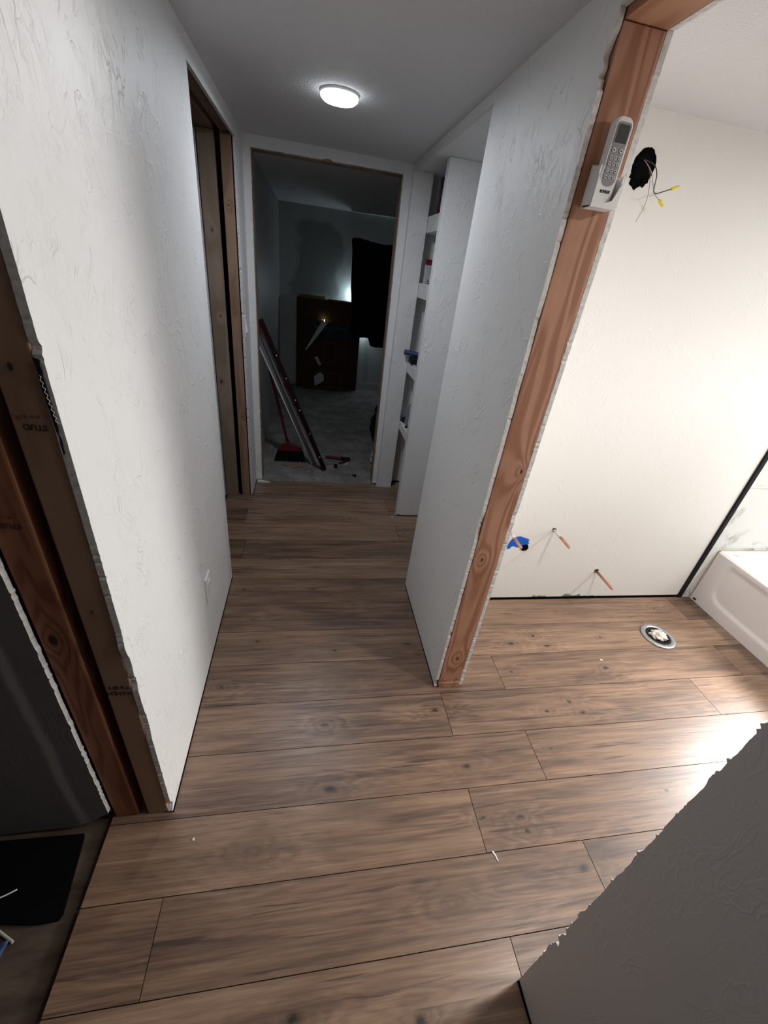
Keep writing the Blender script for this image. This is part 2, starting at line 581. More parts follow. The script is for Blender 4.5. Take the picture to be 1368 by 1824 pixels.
def tube(bm, pts, r, seg=10, caps=True, mi=0):
    pts = [Vector(p) for p in pts]
    rs = r if isinstance(r, (list, tuple)) else [r] * len(pts)
    rings = []
    up = Vector((0, 0, 1))
    for i, p in enumerate(pts):
        d = (pts[min(i + 1, len(pts) - 1)] - pts[max(i - 1, 0)]).normalized()
        if abs(d.dot(up)) > 0.95:
            up = Vector((1, 0, 0))
        a = d.cross(up).normalized()
        b = d.cross(a).normalized()
        rings.append([bm.verts.new(p + (a * math.cos(t) + b * math.sin(t)) * rs[i]) for t in [2 * math.pi * k / seg for k in range(seg)]])
    for A, B in zip(rings, rings[1:]):
        for k in range(seg):
            f = bm.faces.new((A[k], A[(k + 1) % seg], B[(k + 1) % seg], B[k]))
            f.material_index = mi
    if caps:
        bm.faces.new(rings[0][::-1]).material_index = mi
        bm.faces.new(rings[-1]).material_index = mi
    bmesh.ops.recalc_face_normals(bm, faces=bm.faces)


def smooth_path(pts, n=8):
    P = [Vector(p) for p in pts]
    P = [P[0]] + P + [P[-1]]
    out = []
    for i in range(1, len(P) - 2):
        for k in range(n):
            t = k / n
            a, b, c, d = P[i - 1], P[i], P[i + 1], P[i + 2]
            out.append(0.5 * ((2 * b) + (c - a) * t + (2 * a - 5 * b + 4 * c - d) * t * t + (-a + 3 * b - 3 * c + d) * t ** 3))
    out.append(P[-2])
    return out


def lathe(bm, prof, center, axis=2, seg=40, mi=0):
    """prof: (radius, height) list"""
    rings = []
    for r, h in prof:
        ring = []
        for k in range(seg):
            t = 2 * math.pi * k / seg
            a, b = r * math.cos(t), r * math.sin(t)
            co = {2: (a, b, h), 1: (a, h, b), 0: (h, a, b)}[axis]
            ring.append(bm.verts.new(Vector(center) + Vector(co)))
        rings.append(ring)
    for A, B in zip(rings, rings[1:]):
        for k in range(seg):
            bm.faces.new((A[k], A[(k + 1) % seg], B[(k + 1) % seg], B[k])).material_index = mi
    bm.faces.new(rings[0][::-1]).material_index = mi
    bm.faces.new(rings[-1]).material_index = mi
    bmesh.ops.recalc_face_normals(bm, faces=bm.faces)


def text(name, s, size, mat, parent, origin, xdir, ydir, depth=0.0004, sx=1.0, bold=0.0):
    """flat lettering as a thin mesh; origin = centre, xdir/ydir = reading and up directions"""
    cu = bpy.data.curves.new(name, 'FONT')
    cu.body = s
    cu.size = size
    cu.align_x = 'CENTER'
    cu.align_y = 'CENTER'
    cu.extrude = depth
    cu.offset = bold
    tmp = bpy.data.objects.new(name, cu)
    C.objects.link(tmp)
    bpy.context.view_layer.update()
    dg = bpy.context.evaluated_depsgraph_get()
    me = bpy.data.meshes.new_from_object(tmp.evaluated_get(dg))
    bpy.data.objects.remove(tmp)
    X, Y = Vector(xdir).normalized(), Vector(ydir).normalized()
    Z = X.cross(Y)
    mt = Matrix((X * sx, Y, Z)).transposed().to_4x4()
    mt.translation = Vector(origin)
    me.transform(mt)
    me.materials.clear()
    me.materials.append(M[mat])
    o = bpy.data.objects.new(name, me)
    C.objects.link(o)
    if parent:
        o.parent = parent
        o.matrix_parent_inverse = Matrix.Translation(-Vector(parent.location))
    return o


B = bmesh.new
CZ = 2.09          # ceiling
XL = -0.391        # hall face of left wall
XR = 0.571         # hall face of right wall
YB = 1.656         # bathroom back wall face


def disk_light(name, parent, loc, r, power, color, rot=(0, 0, 0)):
    ld = bpy.data.lights.new(name, 'AREA')
    ld.shape = 'DISK'
    ld.size = r * 2
    ld.energy = power
    ld.color = color
    lo = bpy.data.objects.new(name, ld)
    C.objects.link(lo)
    lo.parent = parent
    lo.location = Vector(loc) - Vector(parent.location)
    lo.rotation_euler = rot
    return lo


# ================================================================== SETTING
# laminate floor: planks run along x
rows = {-7: [.2, 1.5], -6: [-.1, 1.2], -5: [.59], -4: [-.386, .899], -3: [.45, 1.7], -2: [-.1, 1.2], -1: [.585, 1.87], 0: [-.36, .927, 2.21], 1: [.589, 1.87],
        2: [.899, 2.19], 3: [.592, 1.865], 4: [.897, 2.192], 5: [.6, 1.886], 6: [.92, 2.21], 7: [.6], 8: [.9], 9: [-.366, .92], 10: [.62], 11: [-.40, .9], 12: [.6],
        13: [.9], 14: [.6]}
bm = B()
lay = bm.loops.layers.color.new('plank')
prnd = random.Random(11)
for k, js in rows.items():
    y0 = 0.312 + 0.191 * k
    y1 = min(y0 + 0.191, 3.045)
    if y0 >= 3.04:
        continue
    xmax = 2.42 if y0 < 1.64 else 1.22
    xs = [-0.565] + sorted(j for j in js if -0.55 < j < xmax - 0.02) + [xmax]
    y1c = min(y1, 1.665) if xmax > 2 else y1
    for a, b in zip(xs, xs[1:]):
        n0 = len(bm.faces)
        bm.faces.ensure_lookup_table()
        before = set(bm.faces)
        g = 0.0011
        box(bm, a + g, b - g, y0 + g, y1 - g, -0.009, 0.0)
        c = (prnd.random(), prnd.random(), prnd.random(), 1)
        for f in set(bm.faces) - before:
            for lp in f.loops:
                lp[lay] = c
before = set(bm.faces)
box(bm, -0.563, 1.22, -1.02, 3.043, -0.013, -0.0088, mi=1)
box(bm, 1.22, 2.42, -1.02, 1.66, -0.013, -0.0088, mi=1)
struct('floor', bm, ['laminate', 'edge_dark'])

bm = B()
box(bm, -3.0, 3.3, -2.2, 3.045, -0.06, -0.016)
struct('floor_subfloor', bm, 'subfloor')
bm = B()
box(bm, -0.55, 1.75, 3.046, 6.2, -0.06, -0.006)
struct('floor_concrete', bm, 'concrete')
bm = B()
box(bm, -3.0, 3.3, -2.2, 6.3, CZ, CZ + 0.08)
struct('ceiling', bm, 'ceiling')

# ---- left wall: hall-side sheet with ragged cut end, door head, far piece
bm = B()
bites = ((0.665, 0.004, .006), (0.33, 0.02, .004), (0.30, 0.012, .006), (0.22, .03, .005), (0.36, .02, -.004), (0.015, .012, .014))
L = jag((0.714, 0.006), (0.714, CZ), 0.0014, 0.006, 3, bites, -1)
D = jag((2.80, CZ - 0.066), (2.80, 0.006), 0.0025, 0.012, 5, (), 1)
pts = L + [(3.05, CZ), (3.05, 0.006)] + D[::-1] + [(1.86, 2.024), (1.86, 0.006)]
prism(bm, pts, 0, XL - 0.013, XL)
struct('wall_left', bm, ['paint', 'gypsum'])
# left-room face of the same wall
bm = B()
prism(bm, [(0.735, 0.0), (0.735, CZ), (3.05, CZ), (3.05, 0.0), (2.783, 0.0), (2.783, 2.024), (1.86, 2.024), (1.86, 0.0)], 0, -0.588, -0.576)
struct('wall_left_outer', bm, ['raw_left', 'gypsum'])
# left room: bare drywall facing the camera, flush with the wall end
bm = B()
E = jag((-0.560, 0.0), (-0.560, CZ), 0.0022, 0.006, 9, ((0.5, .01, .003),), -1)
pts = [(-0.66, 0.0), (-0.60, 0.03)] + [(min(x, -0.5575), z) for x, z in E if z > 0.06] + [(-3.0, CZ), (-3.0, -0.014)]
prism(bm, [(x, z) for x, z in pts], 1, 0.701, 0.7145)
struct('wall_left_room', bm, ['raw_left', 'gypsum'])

# ---- right partition (hall side sheet runs on over the recess)
bm = B()
bites = ((0.943, 0.017, -.013), (0.925, 0.008, -.008), (0.405, .02, .005), (0.385, .014, .004), (0.62, .02, .002), (0.70, .03, .0025), (0.01, .01, .016), (0.155, .006, .005))
bites = [(t, w_, abs(d)) for t, w_, d in bites]
L = jag((1.108, 0.006), (1.108, CZ), 0.0014, 0.006, 21, bites, -1)
pts = L + [(3.05, CZ), (3.05, 2.055), (1.783, 2.055), (1.783, 0.006)]
prism(bm, pts, 0, XR, XR + 0.0125)
# piece above the bathroom door opening
prism(bm, [(0.232, 2.036), (0.232, CZ), (1.107, CZ), (1.107, 2.036)], 0, XR, XR + 0.0125)
struct('wall_right', bm, ['paint', 'gypsum'])
bm = B()
L = jag((1.108, 0.006), (1.108, CZ), 0.0013, 0.006, 31, ((0.42, .01, .005), (.39, .01, .003), (.35, .02, .002)), -1)
pts = L + [(YB, CZ), (YB, 0.006)]
prism(bm, pts, 0, 0.684, 0.698)
prism(bm, [(0.232, 2.022), (0.232, CZ), (1.107, CZ), (1.107, 2.022)], 0, 0.686, 0.698)
struct('wall_bathroom_side', bm, ['bath_paint', 'gypsum'])
# partition far end and recess
bm = B()
box(bm, XR + 0.013, 0.682, 1.771, 1.783, 0, 2.055)
box(bm, 0.698, 1.10, 1.771, 1.783, 0, CZ)
box(bm, XR + 0.013, 1.10, 1.783, 3.02, 2.055, 2.066)
box(bm, 0.684, 1.10, 3.02, 3.135, 2.055, 2.066)
box(bm, 1.10, 1.12, 1.771, 3.14, 0, CZ)
struct('wall_recess', bm, 'paint')
# drywall post between the recess and the shelves, torn at its foot
bm = B()
FT = jag((0.655, 0.012), (0.95, 0.012), 0.006, 0.012, 41, (), 1)
prism(bm, [(0.650, 0.0)] + [(0.652, 0.01)] + FT + [(1.099, 0.004), (1.099, 2.054), (0.650, 2.054)], 1, 2.545, 2.60, 0, 0)
struct('wall_shelf_post', bm, 'paint')
# panel between shelves and far doorway
bm = B()
box(bm, 0.566, 0.683, 3.003, 3.050, 0.0, 2.054)
box(bm, 0.668, 0.683, 3.065, 3.120, 0.0, 2.054)
box(bm, 0.668, 1.099, 3.121, 3.135, 0.0, 2.054)
struct('wall_shelf_end', bm, 'paint')

# ---- end wall with the far doorway
bm = B()
Lj = jag((-0.349, 0.008), (-0.349, 2.036), 0.0018, 0.014, 51, (), -1)
Tj = jag((-0.349, 2.036), (0.512, 2.036), 0.002, 0.014, 52, ((0.49, .03, .010),), 1)
Rj = jag((0.512, 2.036), (0.535, 0.008), 0.0018, 0.014, 53, (), 1)
pts = [(-0.404, 0.008)] + Lj + Tj[1:] + Rj[1:] + [(0.683, 0.008), (0.683, 2.056), (1.099, 2.056), (1.099, CZ), (-0.404, CZ)]
prism(bm, pts, 1, 3.051, 3.064)
struct('wall_end', bm, ['paint', 'gypsum'])
bm = B()
box(bm, -0.404, -0.376, 3.064, 3.17, 0, CZ)
box(bm, 0.565, 1.75, 3.15, 3.17, 0, CZ)
box(bm, -0.376, 0.565, 3.064, 3.17, 2.07, CZ)
struct('wall_end_far_side', bm, 'far_side')

# ---- far room shell
bm = B()
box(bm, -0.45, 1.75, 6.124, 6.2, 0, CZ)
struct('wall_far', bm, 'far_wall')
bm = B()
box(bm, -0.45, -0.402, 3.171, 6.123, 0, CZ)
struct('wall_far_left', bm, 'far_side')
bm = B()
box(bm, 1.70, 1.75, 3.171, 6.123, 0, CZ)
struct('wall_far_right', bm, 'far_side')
bm = B()
box(bm, -0.40, -0.20, 6.108, 6.123, -0.005, 0.085)
box(bm, 0.70, 1.69, 6.108, 6.123, -0.005, 0.085)
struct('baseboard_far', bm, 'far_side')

# ---- bathroom shell
bm = B()
box(bm, 0.699, 2.298, YB, 1.770, 0.012, CZ)
struct('wall_bathroom_back', bm, 'bath_paint')
bm = B()
for zi, (z0, z1) in enumerate(((0.0, 0.375), (0.379, 0.768), (0.772, 1.22), (1.224, 1.67), (1.674, 2.089))):
    js = (2.322, 2.86, 3.2) if zi % 2 else (2.322, 2.62, 3.2)
    for a, b in zip(js, js[1:]):
        box(bm, a + 0.0012, b - 0.0012, 1.648, 1.656, z0, z1, 0.0008)
box(bm, 2.323, 3.2, 1.651, 1.770, 0, CZ, mi=1)
struct('wall_shower_tile', bm, ['marble', 'grout'])
bm = B()
box(bm, 3.16, 3.2, -1.0, 1.646, 0, CZ)
struct('wall_shower_side', bm, 'marble')
bm = B()
box(bm, 0.70, 3.2, -1.06, -1.0, 0, CZ)
struct('wall_bathroom_front', bm, 'bath_paint')
bm = B()
box(bm, 2.2985, 2.3215, 1.644, 1.660, 0.0, CZ)
struct('trim_1', bm, 'black')

# ---- near right wall stub whose ragged end crosses the picture
bm = B()
bites = ((0.145, .006, -.012), (0.42, .03, .002), (0.35, .012, .003), (.22, .01, .004), (.12, .01, .004), (.30, .02, .002), (.17, .005, -.006), (.47, .01, .003))
L = jag((0.232, CZ), (0.232, 0.004), 0.0022, 0.005, 61, [(1 - t, w_, d) for t, w_, d in bites], 1)
pts = L + [(-2.2, 0.004), (-2.2, CZ)]
prism(bm, pts, 0, XR + 0.003, XR + 0.016)
struct('wall_right_near', bm, ['paint_smooth', 'gypsum'])
bm = B()
box(bm, 0.587, 0.684, 0.190, 0.228, 0, 2.02)
struct('trim_8', bm, 'stud_end')
bm = B()
box(bm, 0.684, 0.698, -1.0, 0.226, 0, CZ)
struct('wall_bathroom_near', bm, 'bath_paint')
# shell behind the camera
bm = B()
box(bm, -3.05, 0.7, -2.26, -2.2, -0.02, CZ)
struct('wall_behind', bm, 'paint')
bm = B()
box(bm, -3.05, -3.0, -2.2, 0.70, -0.02, CZ)
struct('wall_left_room_side', bm, 'raw_left')

# black strips painting the shade in the expansion gaps under the drywall
for i, (x0, x1, y0, y1) in enumerate(((XL - 0.012, XL + 0.003, 0.714, 1.86), (XR - 0.002, XR + 0.0125, 1.109, 1.783), (0.700, 2.30, 1.650, 1.668), (XR - 0.0015, XR + 0.012, -1.0, 0.230), (0.70, 0.98, 3.110, 3.119), (XL - 0.012, XL + 0.003, 2.80, 3.05))):
    bm = B()
    box(bm, x0, x1, y0, y1, 0.0002, 0.0055)
    struct('trim_%d' % (i + 2), bm, 'hole')

# ================================================================== FRAMING
def marks(parent, lst):
    for (s, size, mat, o, xd, yd) in lst:
        text('stamp', s, size, mat, parent, o, xd, yd)


# near-left wall end: two studs
t = thing('wall_stud', 'smooth tan stud stamped STUD and HT, next to the white hall wall at left', 'stud', (-0.434, 0.735, 0), None)
bm = B()
box(bm, -0.4630, -0.4045, 0.716, 0.754, 0.0, CZ - 0.001, 0.003)
st = obj('stud_body', bm, 'stud_tan', t)
YF = 0.7155
marks(t, [('STUD', 0.014, 'ink', (-0.432, YF, 1.266), (-1, 0, 0), (0, 0, -1)),
          ('= = =', 0.011, 'purple_ink', (-0.432, YF, 1.284), (-1, 0, 0), (0, 0, -1)),
          ('*', 0.016, 'purple_ink', (-0.452, YF, 1.284), (-1, 0, 0), (0, 0, -1)),
          ('-', 0.014, 'purple_ink', (-0.412, YF, 1.284), (-1, 0, 0), (0, 0, -1)),
          ('HT', 0.019, 'ink', (-0.432, YF, 0.590), (1, 0, 0), (0, 0, 1)),
          ('@ R', 0.014, 'ink', (-0.433, YF, 0.613), (1, 0, 0), (0, 0, 1)),
          ('HT', 0.019, 'ink', (-0.450, YF, 0.592), (1, 0, 0), (0, 0, 1)),
          ('R', 0.012, 'ink', (-0.452, YF, 0.612), (1, 0, 0), (0, 0, 1)),
          ('e', 0.016, 'ink', (-0.413, YF, 0.612), (1, 0, 0), (0, 0, 1)),
          ('III', 0.015, 'ink', (-0.413, YF, 0.590), (1, 0, 0), (0, 0, 1))])
t = thing('wall_stud', 'rough reddish stud left of the tan stamped stud, at the left picture edge', 'stud', (-0.522, 0.735, 0), None)
bm = B()
box(bm, -0.556, -0.490, 0.716, 0.800, 0.0, CZ - 0.001, 0.005)
obj('stud_body', bm, 'stud_red', t)
marks(t, [('STUD', 0.016, 'faint_ink', (-0.524, YF, 1.075), (-1, 0, 0), (0, 0, -1)),
          ('- = -', 0.012, 'faint_ink', (-0.520, YF, 1.093), (-1, 0, 0), (0, 0, -1)),
          ('-: -:', 0.013, 'faint_ink', (-0.516, YF, 0.425), (0.8, 0, -0.6), (0.6, 0, 0.8)),
          (': -', 0.013, 'faint_ink', (-0.508, YF, 0.408), (0.8, 0, -0.6), (0.6, 0, 0.8))])
# torn black paper on the sheet edge
bm = B()
o1 = jag((-0.4030, 1.378), (-0.3985, 1.222), 0.0008, 0.01, 71)
o2 = jag((-0.3955, 1.226), (-0.3935, 1.375), 0.0012, 0.008, 72)
prism(bm, o1 + o2, 1, 0.7085, 0.7105, 0, 0)
tag(obj('paper_scrap', bm, 'torn_black'), 'torn black paper tape with pale scribbles, on the cut edge of the left wall', 'paper scrap')
bm = B()
sq = [(-0.3995 + 0.0014 * math.sin(k * 1.3) + 0.0055 * k / 40, 0.7080, 1.352 - 0.075 * k / 40) for k in range(41)]
tube(bm, smooth_path(sq, 3), 0.0004, 5)
obj('white_scribble', bm, 'chip', bpy.data.objects['paper_scrap'])

# left doorway, far jamb
t = thing('wall_stud', 'brown knotty stud at the right side of the left doorway', 'stud', (-0.437, 2.80, 0), None)
bm = B()
box(bm, -0.462, -0.412, 2.783, 2.82, 0.0, 2.034, 0.002)
obj('stud_body', bm, 'stud_brown', t)
marks(t, [('- -', 0.016, 'faint_ink', (-0.437, 2.7825, 1.245), (1, 0, 0), (0, 0, 1)), ('- =', 0.014, 'faint_ink', (-0.437, 2.7825, 1.225), (1, 0, 0), (0, 0, 1))])
t = thing('wall_stud', 'pale spruce stud deeper in the left doorway, left of the brown stud', 'stud', (-0.53, 2.80, 0), None)
bm = B()
box(bm, -0.572, -0.492, 2.783, 2.82, 0.0, 2.034, 0.003)
obj('stud_body', bm, 'stud_pale', t)
bm = B()
box(bm, -0.462, -0.4045, 1.80, 2.86, 2.036, CZ - 0.001, 0.002)
tag(obj('door_header', bm, 'header_brown'), 'brown header board over the left doorway, on the hall side', 'header')
bm = B()
box(bm, -0.572, -0.492, 1.80, 2.86, 2.036, CZ - 0.001, 0.002)
tag(obj('door_header', bm, 'header_brown'), 'dark header board over the left doorway, set back behind a gap', 'header')

# right partition end stud, bottom plate, header
t = thing('wall_stud', 'reddish fir stud at the open end of the right wall, carrying the remote', 'stud', (0.634, 1.125, 0), None)
bm = B()
box(bm, 0.5860, 0.6825, 1.1075, 1.145, 0.030, 2.019, 0.0015)
obj('stud_body', bm, 'stud_end', t)
for (x, z) in ((0.603, 0.045), (0.612, 0.038), (0.655, 0.04), (0.665, 0.046)):
    bm = B()
    tube(bm, [(x, 1.1076, z), (x, 1.1065, z)], 0.0028, 8)
    obj('nail_head', bm, 'edge_dark', t)
bm = B()
prism(bm, [(0.590, 0.0), (0.682, 0.0), (0.682, 0.029), (0.586, 0.029)], 1, 1.104, 1.70, 0, 0)
tag(obj('bottom_plate', bm, 'stud_end'), 'short wooden bottom plate under the reddish end stud', 'plate')
bm = B()
box(bm, 0.587, 0.683, 0.20, 1.66, 2.021, CZ - 0.001, 0.0015)
tag(obj('door_header', bm, 'header_wood'), 'reddish wooden header over the bathroom doorway, top right corner', 'header')
# far doorway jamb lumber
bm = B()
prism(bm, [(-0.377, 0), (-0.345, 0), (-0.345, 2.03), (-0.377, 2.03)], 1, 3.066, 3.150, 0, 0)
tag(obj('door_jamb', bm, 'jamb_wood'), 'brown jamb stud on the left side of the far dark doorway', 'jamb')
bm = B()
prism(bm, [(0.530, 0), (0.564, 0), (0.564, 2.03), (0.507, 2.03)], 1, 3.066, 3.150, 0, 0)
tag(obj('door_jamb', bm, 'jamb_wood'), 'brown jamb stud on the right side of the far dark doorway', 'jamb')
bm = B()
box(bm, -0.377, 0.564, 3.066, 3.15, 2.032, 2.069)
tag(obj('door_header', bm, 'jamb_wood'), 'thin brown header at the top of the far dark doorway', 'header')

# ================================================================== LAMPS
def ceiling_lamp(loc, r, lens, label, power, color):
    t = thing('ceiling_light', label, 'ceiling light', loc)
    x, y, z = loc
    bm = B()
    lathe(bm, [(r * 1.05, z - 0.0005), (r * 1.05, z - 0.005), (r * 1.01, z - 0.009), (r * 0.98, z - 0.009)], (x, y, 0))
    obj('trim_ring', bm, 'white_plastic', t, smooth=True)
    bm = B()
    lathe(bm, [(r * 1.0, z - 0.008), (r * 0.99, z - 0.018), (r * 0.85, z - 0.026), (r * 0.5, z - 0.030), (0.002, z - 0.031)], (x, y, 0))
    obj('lens', bm, lens, t, smooth=True)
    disk_light('bulb', t, (x, y, z - 0.034), r * 0.95, power, color)


ceiling_lamp((0.085, 2.125, CZ), 0.070, 'hall_lens', 'round white lit disk light on the hallway ceiling', HALL_W, HALL_C)
ceiling_lamp((1.45, 0.45, CZ), 0.070, 'bath_lens', 'round lit disk light on the bathroom ceiling, nearer the doorway', BATH_A, BATH_C)
ceiling_lamp((2.75, 0.66, CZ), 0.070, 'bath_lens', 'round lit disk light on the bathroom ceiling over the tub', BATH_B, BATH_C)
ceiling_lamp((-0.15, -1.25, CZ), 0.070, 'hall_lens', 'added dim fill disk on the ceiling behind the viewer, unseen', BACK_FILL_W, (1.0, 0.9, 0.8))  # added fill light, no such lamp in view

# added fill lamp, out of view: brightens the left wall, makes the floor glare
t = thing('fill_lamp', 'added fill lamp on the shower side wall, unseen past the right picture edge', 'lamp', (3.10, 1.02, 1.15))
bm = B()
box(bm, 3.105, 3.159, 0.99, 1.05, 1.12, 1.18, 0.004)
obj('bracket', bm, 'black', t)
bm = B()
lathe(bm, [(0.030, 3.104), (0.075, 3.060), (0.078, 3.055), (0.070, 3.056), (0.028, 3.098)], (0, 1.02, 1.15), axis=0, seg=32)
obj('reflector', bm, 'steel', t, smooth=True)
for nm, typ, e in (('beam', 'SPOT', FILL_SPOT), ('down_beam', 'SPOT', FILL_DOWN), ('glow', 'POINT', FILL_POINT)):
    ld = bpy.data.lights.new(nm, typ)
    ld.energy = e
    ld.color = BATH_C
    ld.shadow_soft_size = 0.09
    lo = bpy.data.objects.new(nm, ld)
    C.objects.link(lo)
    lo.parent = t
    lo.location = Vector((2.78 if nm == 'beam' else 2.98, 1.02, 1.15)) - Vector(t.location)
    if nm == 'beam':
        ld.shadow_soft_size = 0.34
    if nm == 'down_beam':
        ld.shadow_soft_size = 0.15
        lo.location = Vector((2.98, 1.08, 1.10)) - Vector(t.location)
        ld.spot_size = math.radians(62)
        ld.spot_blend = 1.0
        lo.rotation_euler = (Vector((1.70, 0.60, 0)) - Vector((2.98, 1.08, 1.10))).to_track_quat('-Z', 'Y').to_euler()
    elif typ == 'SPOT':
        ld.spot_size = math.radians(62)
        ld.spot_blend = 0.8
        lo.rotation_euler = (Vector((-0.39, 0.85, 1.05)) - Vector((2.98, 1.02, 1.15))).to_track_quat('-Z', 'Y').to_euler()

# ================================================================== SHELVES
t = thing('built_in_shelf', 'tall white built-in shelf unit at the far end of the right wall', 'shelf', (0.69, 2.81, 0))
bm = B()
box(bm, 0.985, 0.999, 2.602, 3.119, 0.0, 2.053)
obj('back_panel', bm, 'paint', t)
SH = ((1.766, 1.850), (1.412, 1.496), (0.931, 1.002), (0.506, 0.566))
for z0, z1 in SH:
    bm = B()
    box(bm, 0.686, 0.984, 2.602, 3.119, z0, z1, 0.002)
    obj('shelf', bm, 'paint', t)

# ---- shelf goods
t = thing('blister_pack', 'dark purple boxed pack standing on the topmost shelf', 'package', (0.76, 2.93, 1.85))
bm = B()
box(bm, 0.715, 0.83, 2.915, 2.945, 1.8505, 2.035, 0.003)
obj('card', bm, 'purple_card', t)
bm = B()
box(bm, 0.725, 0.80, 2.905, 2.9148, 1.885, 1.98, 0.004)
obj('window', bm, 'clear_bag', t)
bm = B()
box(bm, 0.716, 0.825, 2.9135, 2.9148, 1.856, 1.876)
obj('red_band', bm, 'red', t)
t = thing('fitting_bag', 'clear bag of chrome fittings with a red header card on the second shelf', 'package', (0.74, 2.95, 1.496))
bm = B()
box(bm, 0.695, 0.83, 2.93, 2.955, 1.4965, 1.605, 0.006)
obj('bag', bm, 'clear_bag', t)
bm = B()
box(bm, 0.693, 0.832, 2.926, 2.959, 1.600, 1.630, 0.002)
obj('header_card', bm, 'red', t)
bm = B()
box(bm, 0.73, 0.80, 2.927, 2.9295, 1.545, 1.585)
obj('printed_card', bm, 'ink', t)
for (x, y, z, r) in ((0.712, 2.916, 1.509, .012), (0.742, 2.914, 1.511, .013), (0.772, 2.916, 1.509, .012), (0.75, 2.912, 1.53, .008)):
    bm = B()
    bmesh.ops.create_icosphere(bm, subdivisions=2, radius=r, matrix=Matrix.Translation((x, y, z)))
    tube(bm, [(x, y, z), (x + .012, y, z + .006)], r * 0.5, 8)
    obj('fitting', bm, 'chrome', t, smooth=True)
t = thing('pipe_tool', 'blue and black hand tool lying on the third shelf, handle over the edge', 'tool', (0.72, 2.93, 1.002))
bm = B()
tube(bm, smooth_path([(0.640, 2.965, 1.072), (0.70, 2.945, 1.070), (0.80, 2.90, 1.058)], 4), [.018, .017, .017, .016, .016, .016, .014, .013, .012], 12)
obj('handle', bm, 'blue_tool', t, smooth=True)
bm = B()
box(bm, 0.675, 0.86, 2.87, 2.96, 1.012, 1.052, 0.010)
tube(bm, smooth_path([(0.69, 2.93, 1.04), (0.70, 2.88, 1.02), (0.75, 2.85, 1.015), (0.82, 2.87, 1.014)], 5), 0.010, 8)
obj('tool_body', bm, 'black', t, smooth=False)
bm = B()
box(bm, 0.692, 0.80, 2.83, 2.90, 1.0022, 1.0118, 0.003)
obj('clear_tray', bm, 'clear_bag', t)
t = thing('router_device', 'grey plastic device leaning upright on the lowest shelf', 'device', (0.74, 2.93, 0.566))
bm = B()
box(bm, 0.705, 0.735, 2.90, 2.985, 0.568, 0.715, 0.010, rot=Matrix.Rotation(math.radians(12), 3, 'Y'), piv=(0.72, 2.93, 0.568))
obj('device_body', bm, 'grey_device', t)
bm = B()
box(bm, 0.7425, 0.7435, 2.925, 2.945, 0.64, 0.70)
obj('light_strip', bm, 'silver', t)
bm = B()
tube(bm, smooth_path([(0.695, 3.0, 0.574), (0.705, 2.985, 0.60), (0.70, 2.975, 0.585), (0.715, 2.97, 0.607), (0.70, 2.96, 0.578)], 6), 0.008, 8)
tag(obj('black_cable', bm, 'black', smooth=True), 'small tangle of black cable behind the grey device on the lowest shelf', 'cable')
bm = B()
bmesh.ops.create_icosphere(bm, subdivisions=2, radius=1, matrix=Matrix.Translation((0.715, 2.86, 0.575)) @ Matrix.Diagonal((0.024, 0.016, 0.008, 1)))
tag(obj('rubber_puck', bm, 'black', smooth=True), 'small flat black puck on the lowest shelf, in front of the grey device', 'puck')

# ================================================================== SWITCH, OUTLET
t = thing('light_switch', 'white rocker light switch on the narrow wall left of the far doorway', 'switch', (XL, 2.84, 1.15))
bm = B()
box(bm, XL + 0.0003, XL + 0.006, 2.803, 2.878, 1.090, 1.212, 0.002)
obj('cover_plate', bm, 'white_plastic', t)
bm = B()
prism(bm, [(XL + 0.006, 1.117), (XL + 0.016, 1.119), (XL + 0.008, 1.185), (XL + 0.006, 1.186)], 1, 2.824, 2.857, 0, 0)
obj('rocker', bm, 'white_plastic', t)
t = thing('wall_outlet', 'white outlet cover low on the left hallway wall', 'outlet', (XL, 1.385, 0.345))
bm = B()
box(bm, XL + 0.0003, XL + 0.0065, 1.350, 1.425, 0.280, 0.405, 0.002)
obj('cover_plate', bm, 'white_plastic', t)
bm = B()
box(bm, XL + 0.0066, XL + 0.0095, 1.371, 1.404, 0.307, 0.378, 0.001)
face = obj('socket_face', bm, 'white_plastic', t)
for z in (0.327, 0.358):
    for y in (1.382, 1.393):
        bm = B()
        box(bm, XL + 0.0096, XL + 0.0099, y - .001, y + .001, z - .004, z + .004)
        obj('plug_slot', bm, 'ink', face)

# ================================================================== REMOTE
t = thing('remote_holder', 'white plastic wall holder screwed to the reddish end stud', 'holder', (0.637, 1.107, 1.73))
bm = B()
box(bm, 0.606, 0.670, 1.101, 1.1070, 1.722, 1.800, 0.001)
box(bm, 0.606, 0.6095, 1.070, 1.1008, 1.722, 1.796, 0.001)
box(bm, 0.6665, 0.670, 1.070, 1.1008, 1.722, 1.784, 0.001)
box(bm, 0.606, 0.670, 1.067, 1.1008, 1.722, 1.7265, 0.001)
# low curved front lip
pts = [(0.6065, 1.722), (0.6695, 1.722), (0.6695, 1.770), (0.6640, 1.762), (0.655, 1.738), (0.638, 1.732), (0.620, 1.738), (0.612, 1.765), (0.6065, 1.780)]
prism(bm, pts, 1, 1.066, 1.0695, 0, 0)
obj('cradle', bm, 'white_plastic', t)
r = thing('remote_control', 'white remote control with grey buttons standing in the wall holder', 'remote', (0.641, 1.085, 1.73))


def rrect(x0, x1, z0, z1, rt, rb, n=8):
    out = []
    for (cx_, cz_, rr, a0) in ((x1 - rb, z0 + rb, rb, -90), (x1 - rt, z1 - rt, rt, 0), (x0 + rt, z1 - rt, rt, 90), (x0 + rb, z0 + rb, rb, 180)):
        for i in range(n + 1):
            a = math.radians(a0 + 90 * i / n)
            out.append((cx_ + rr * math.cos(a), cz_ + rr * math.sin(a)))
    return out


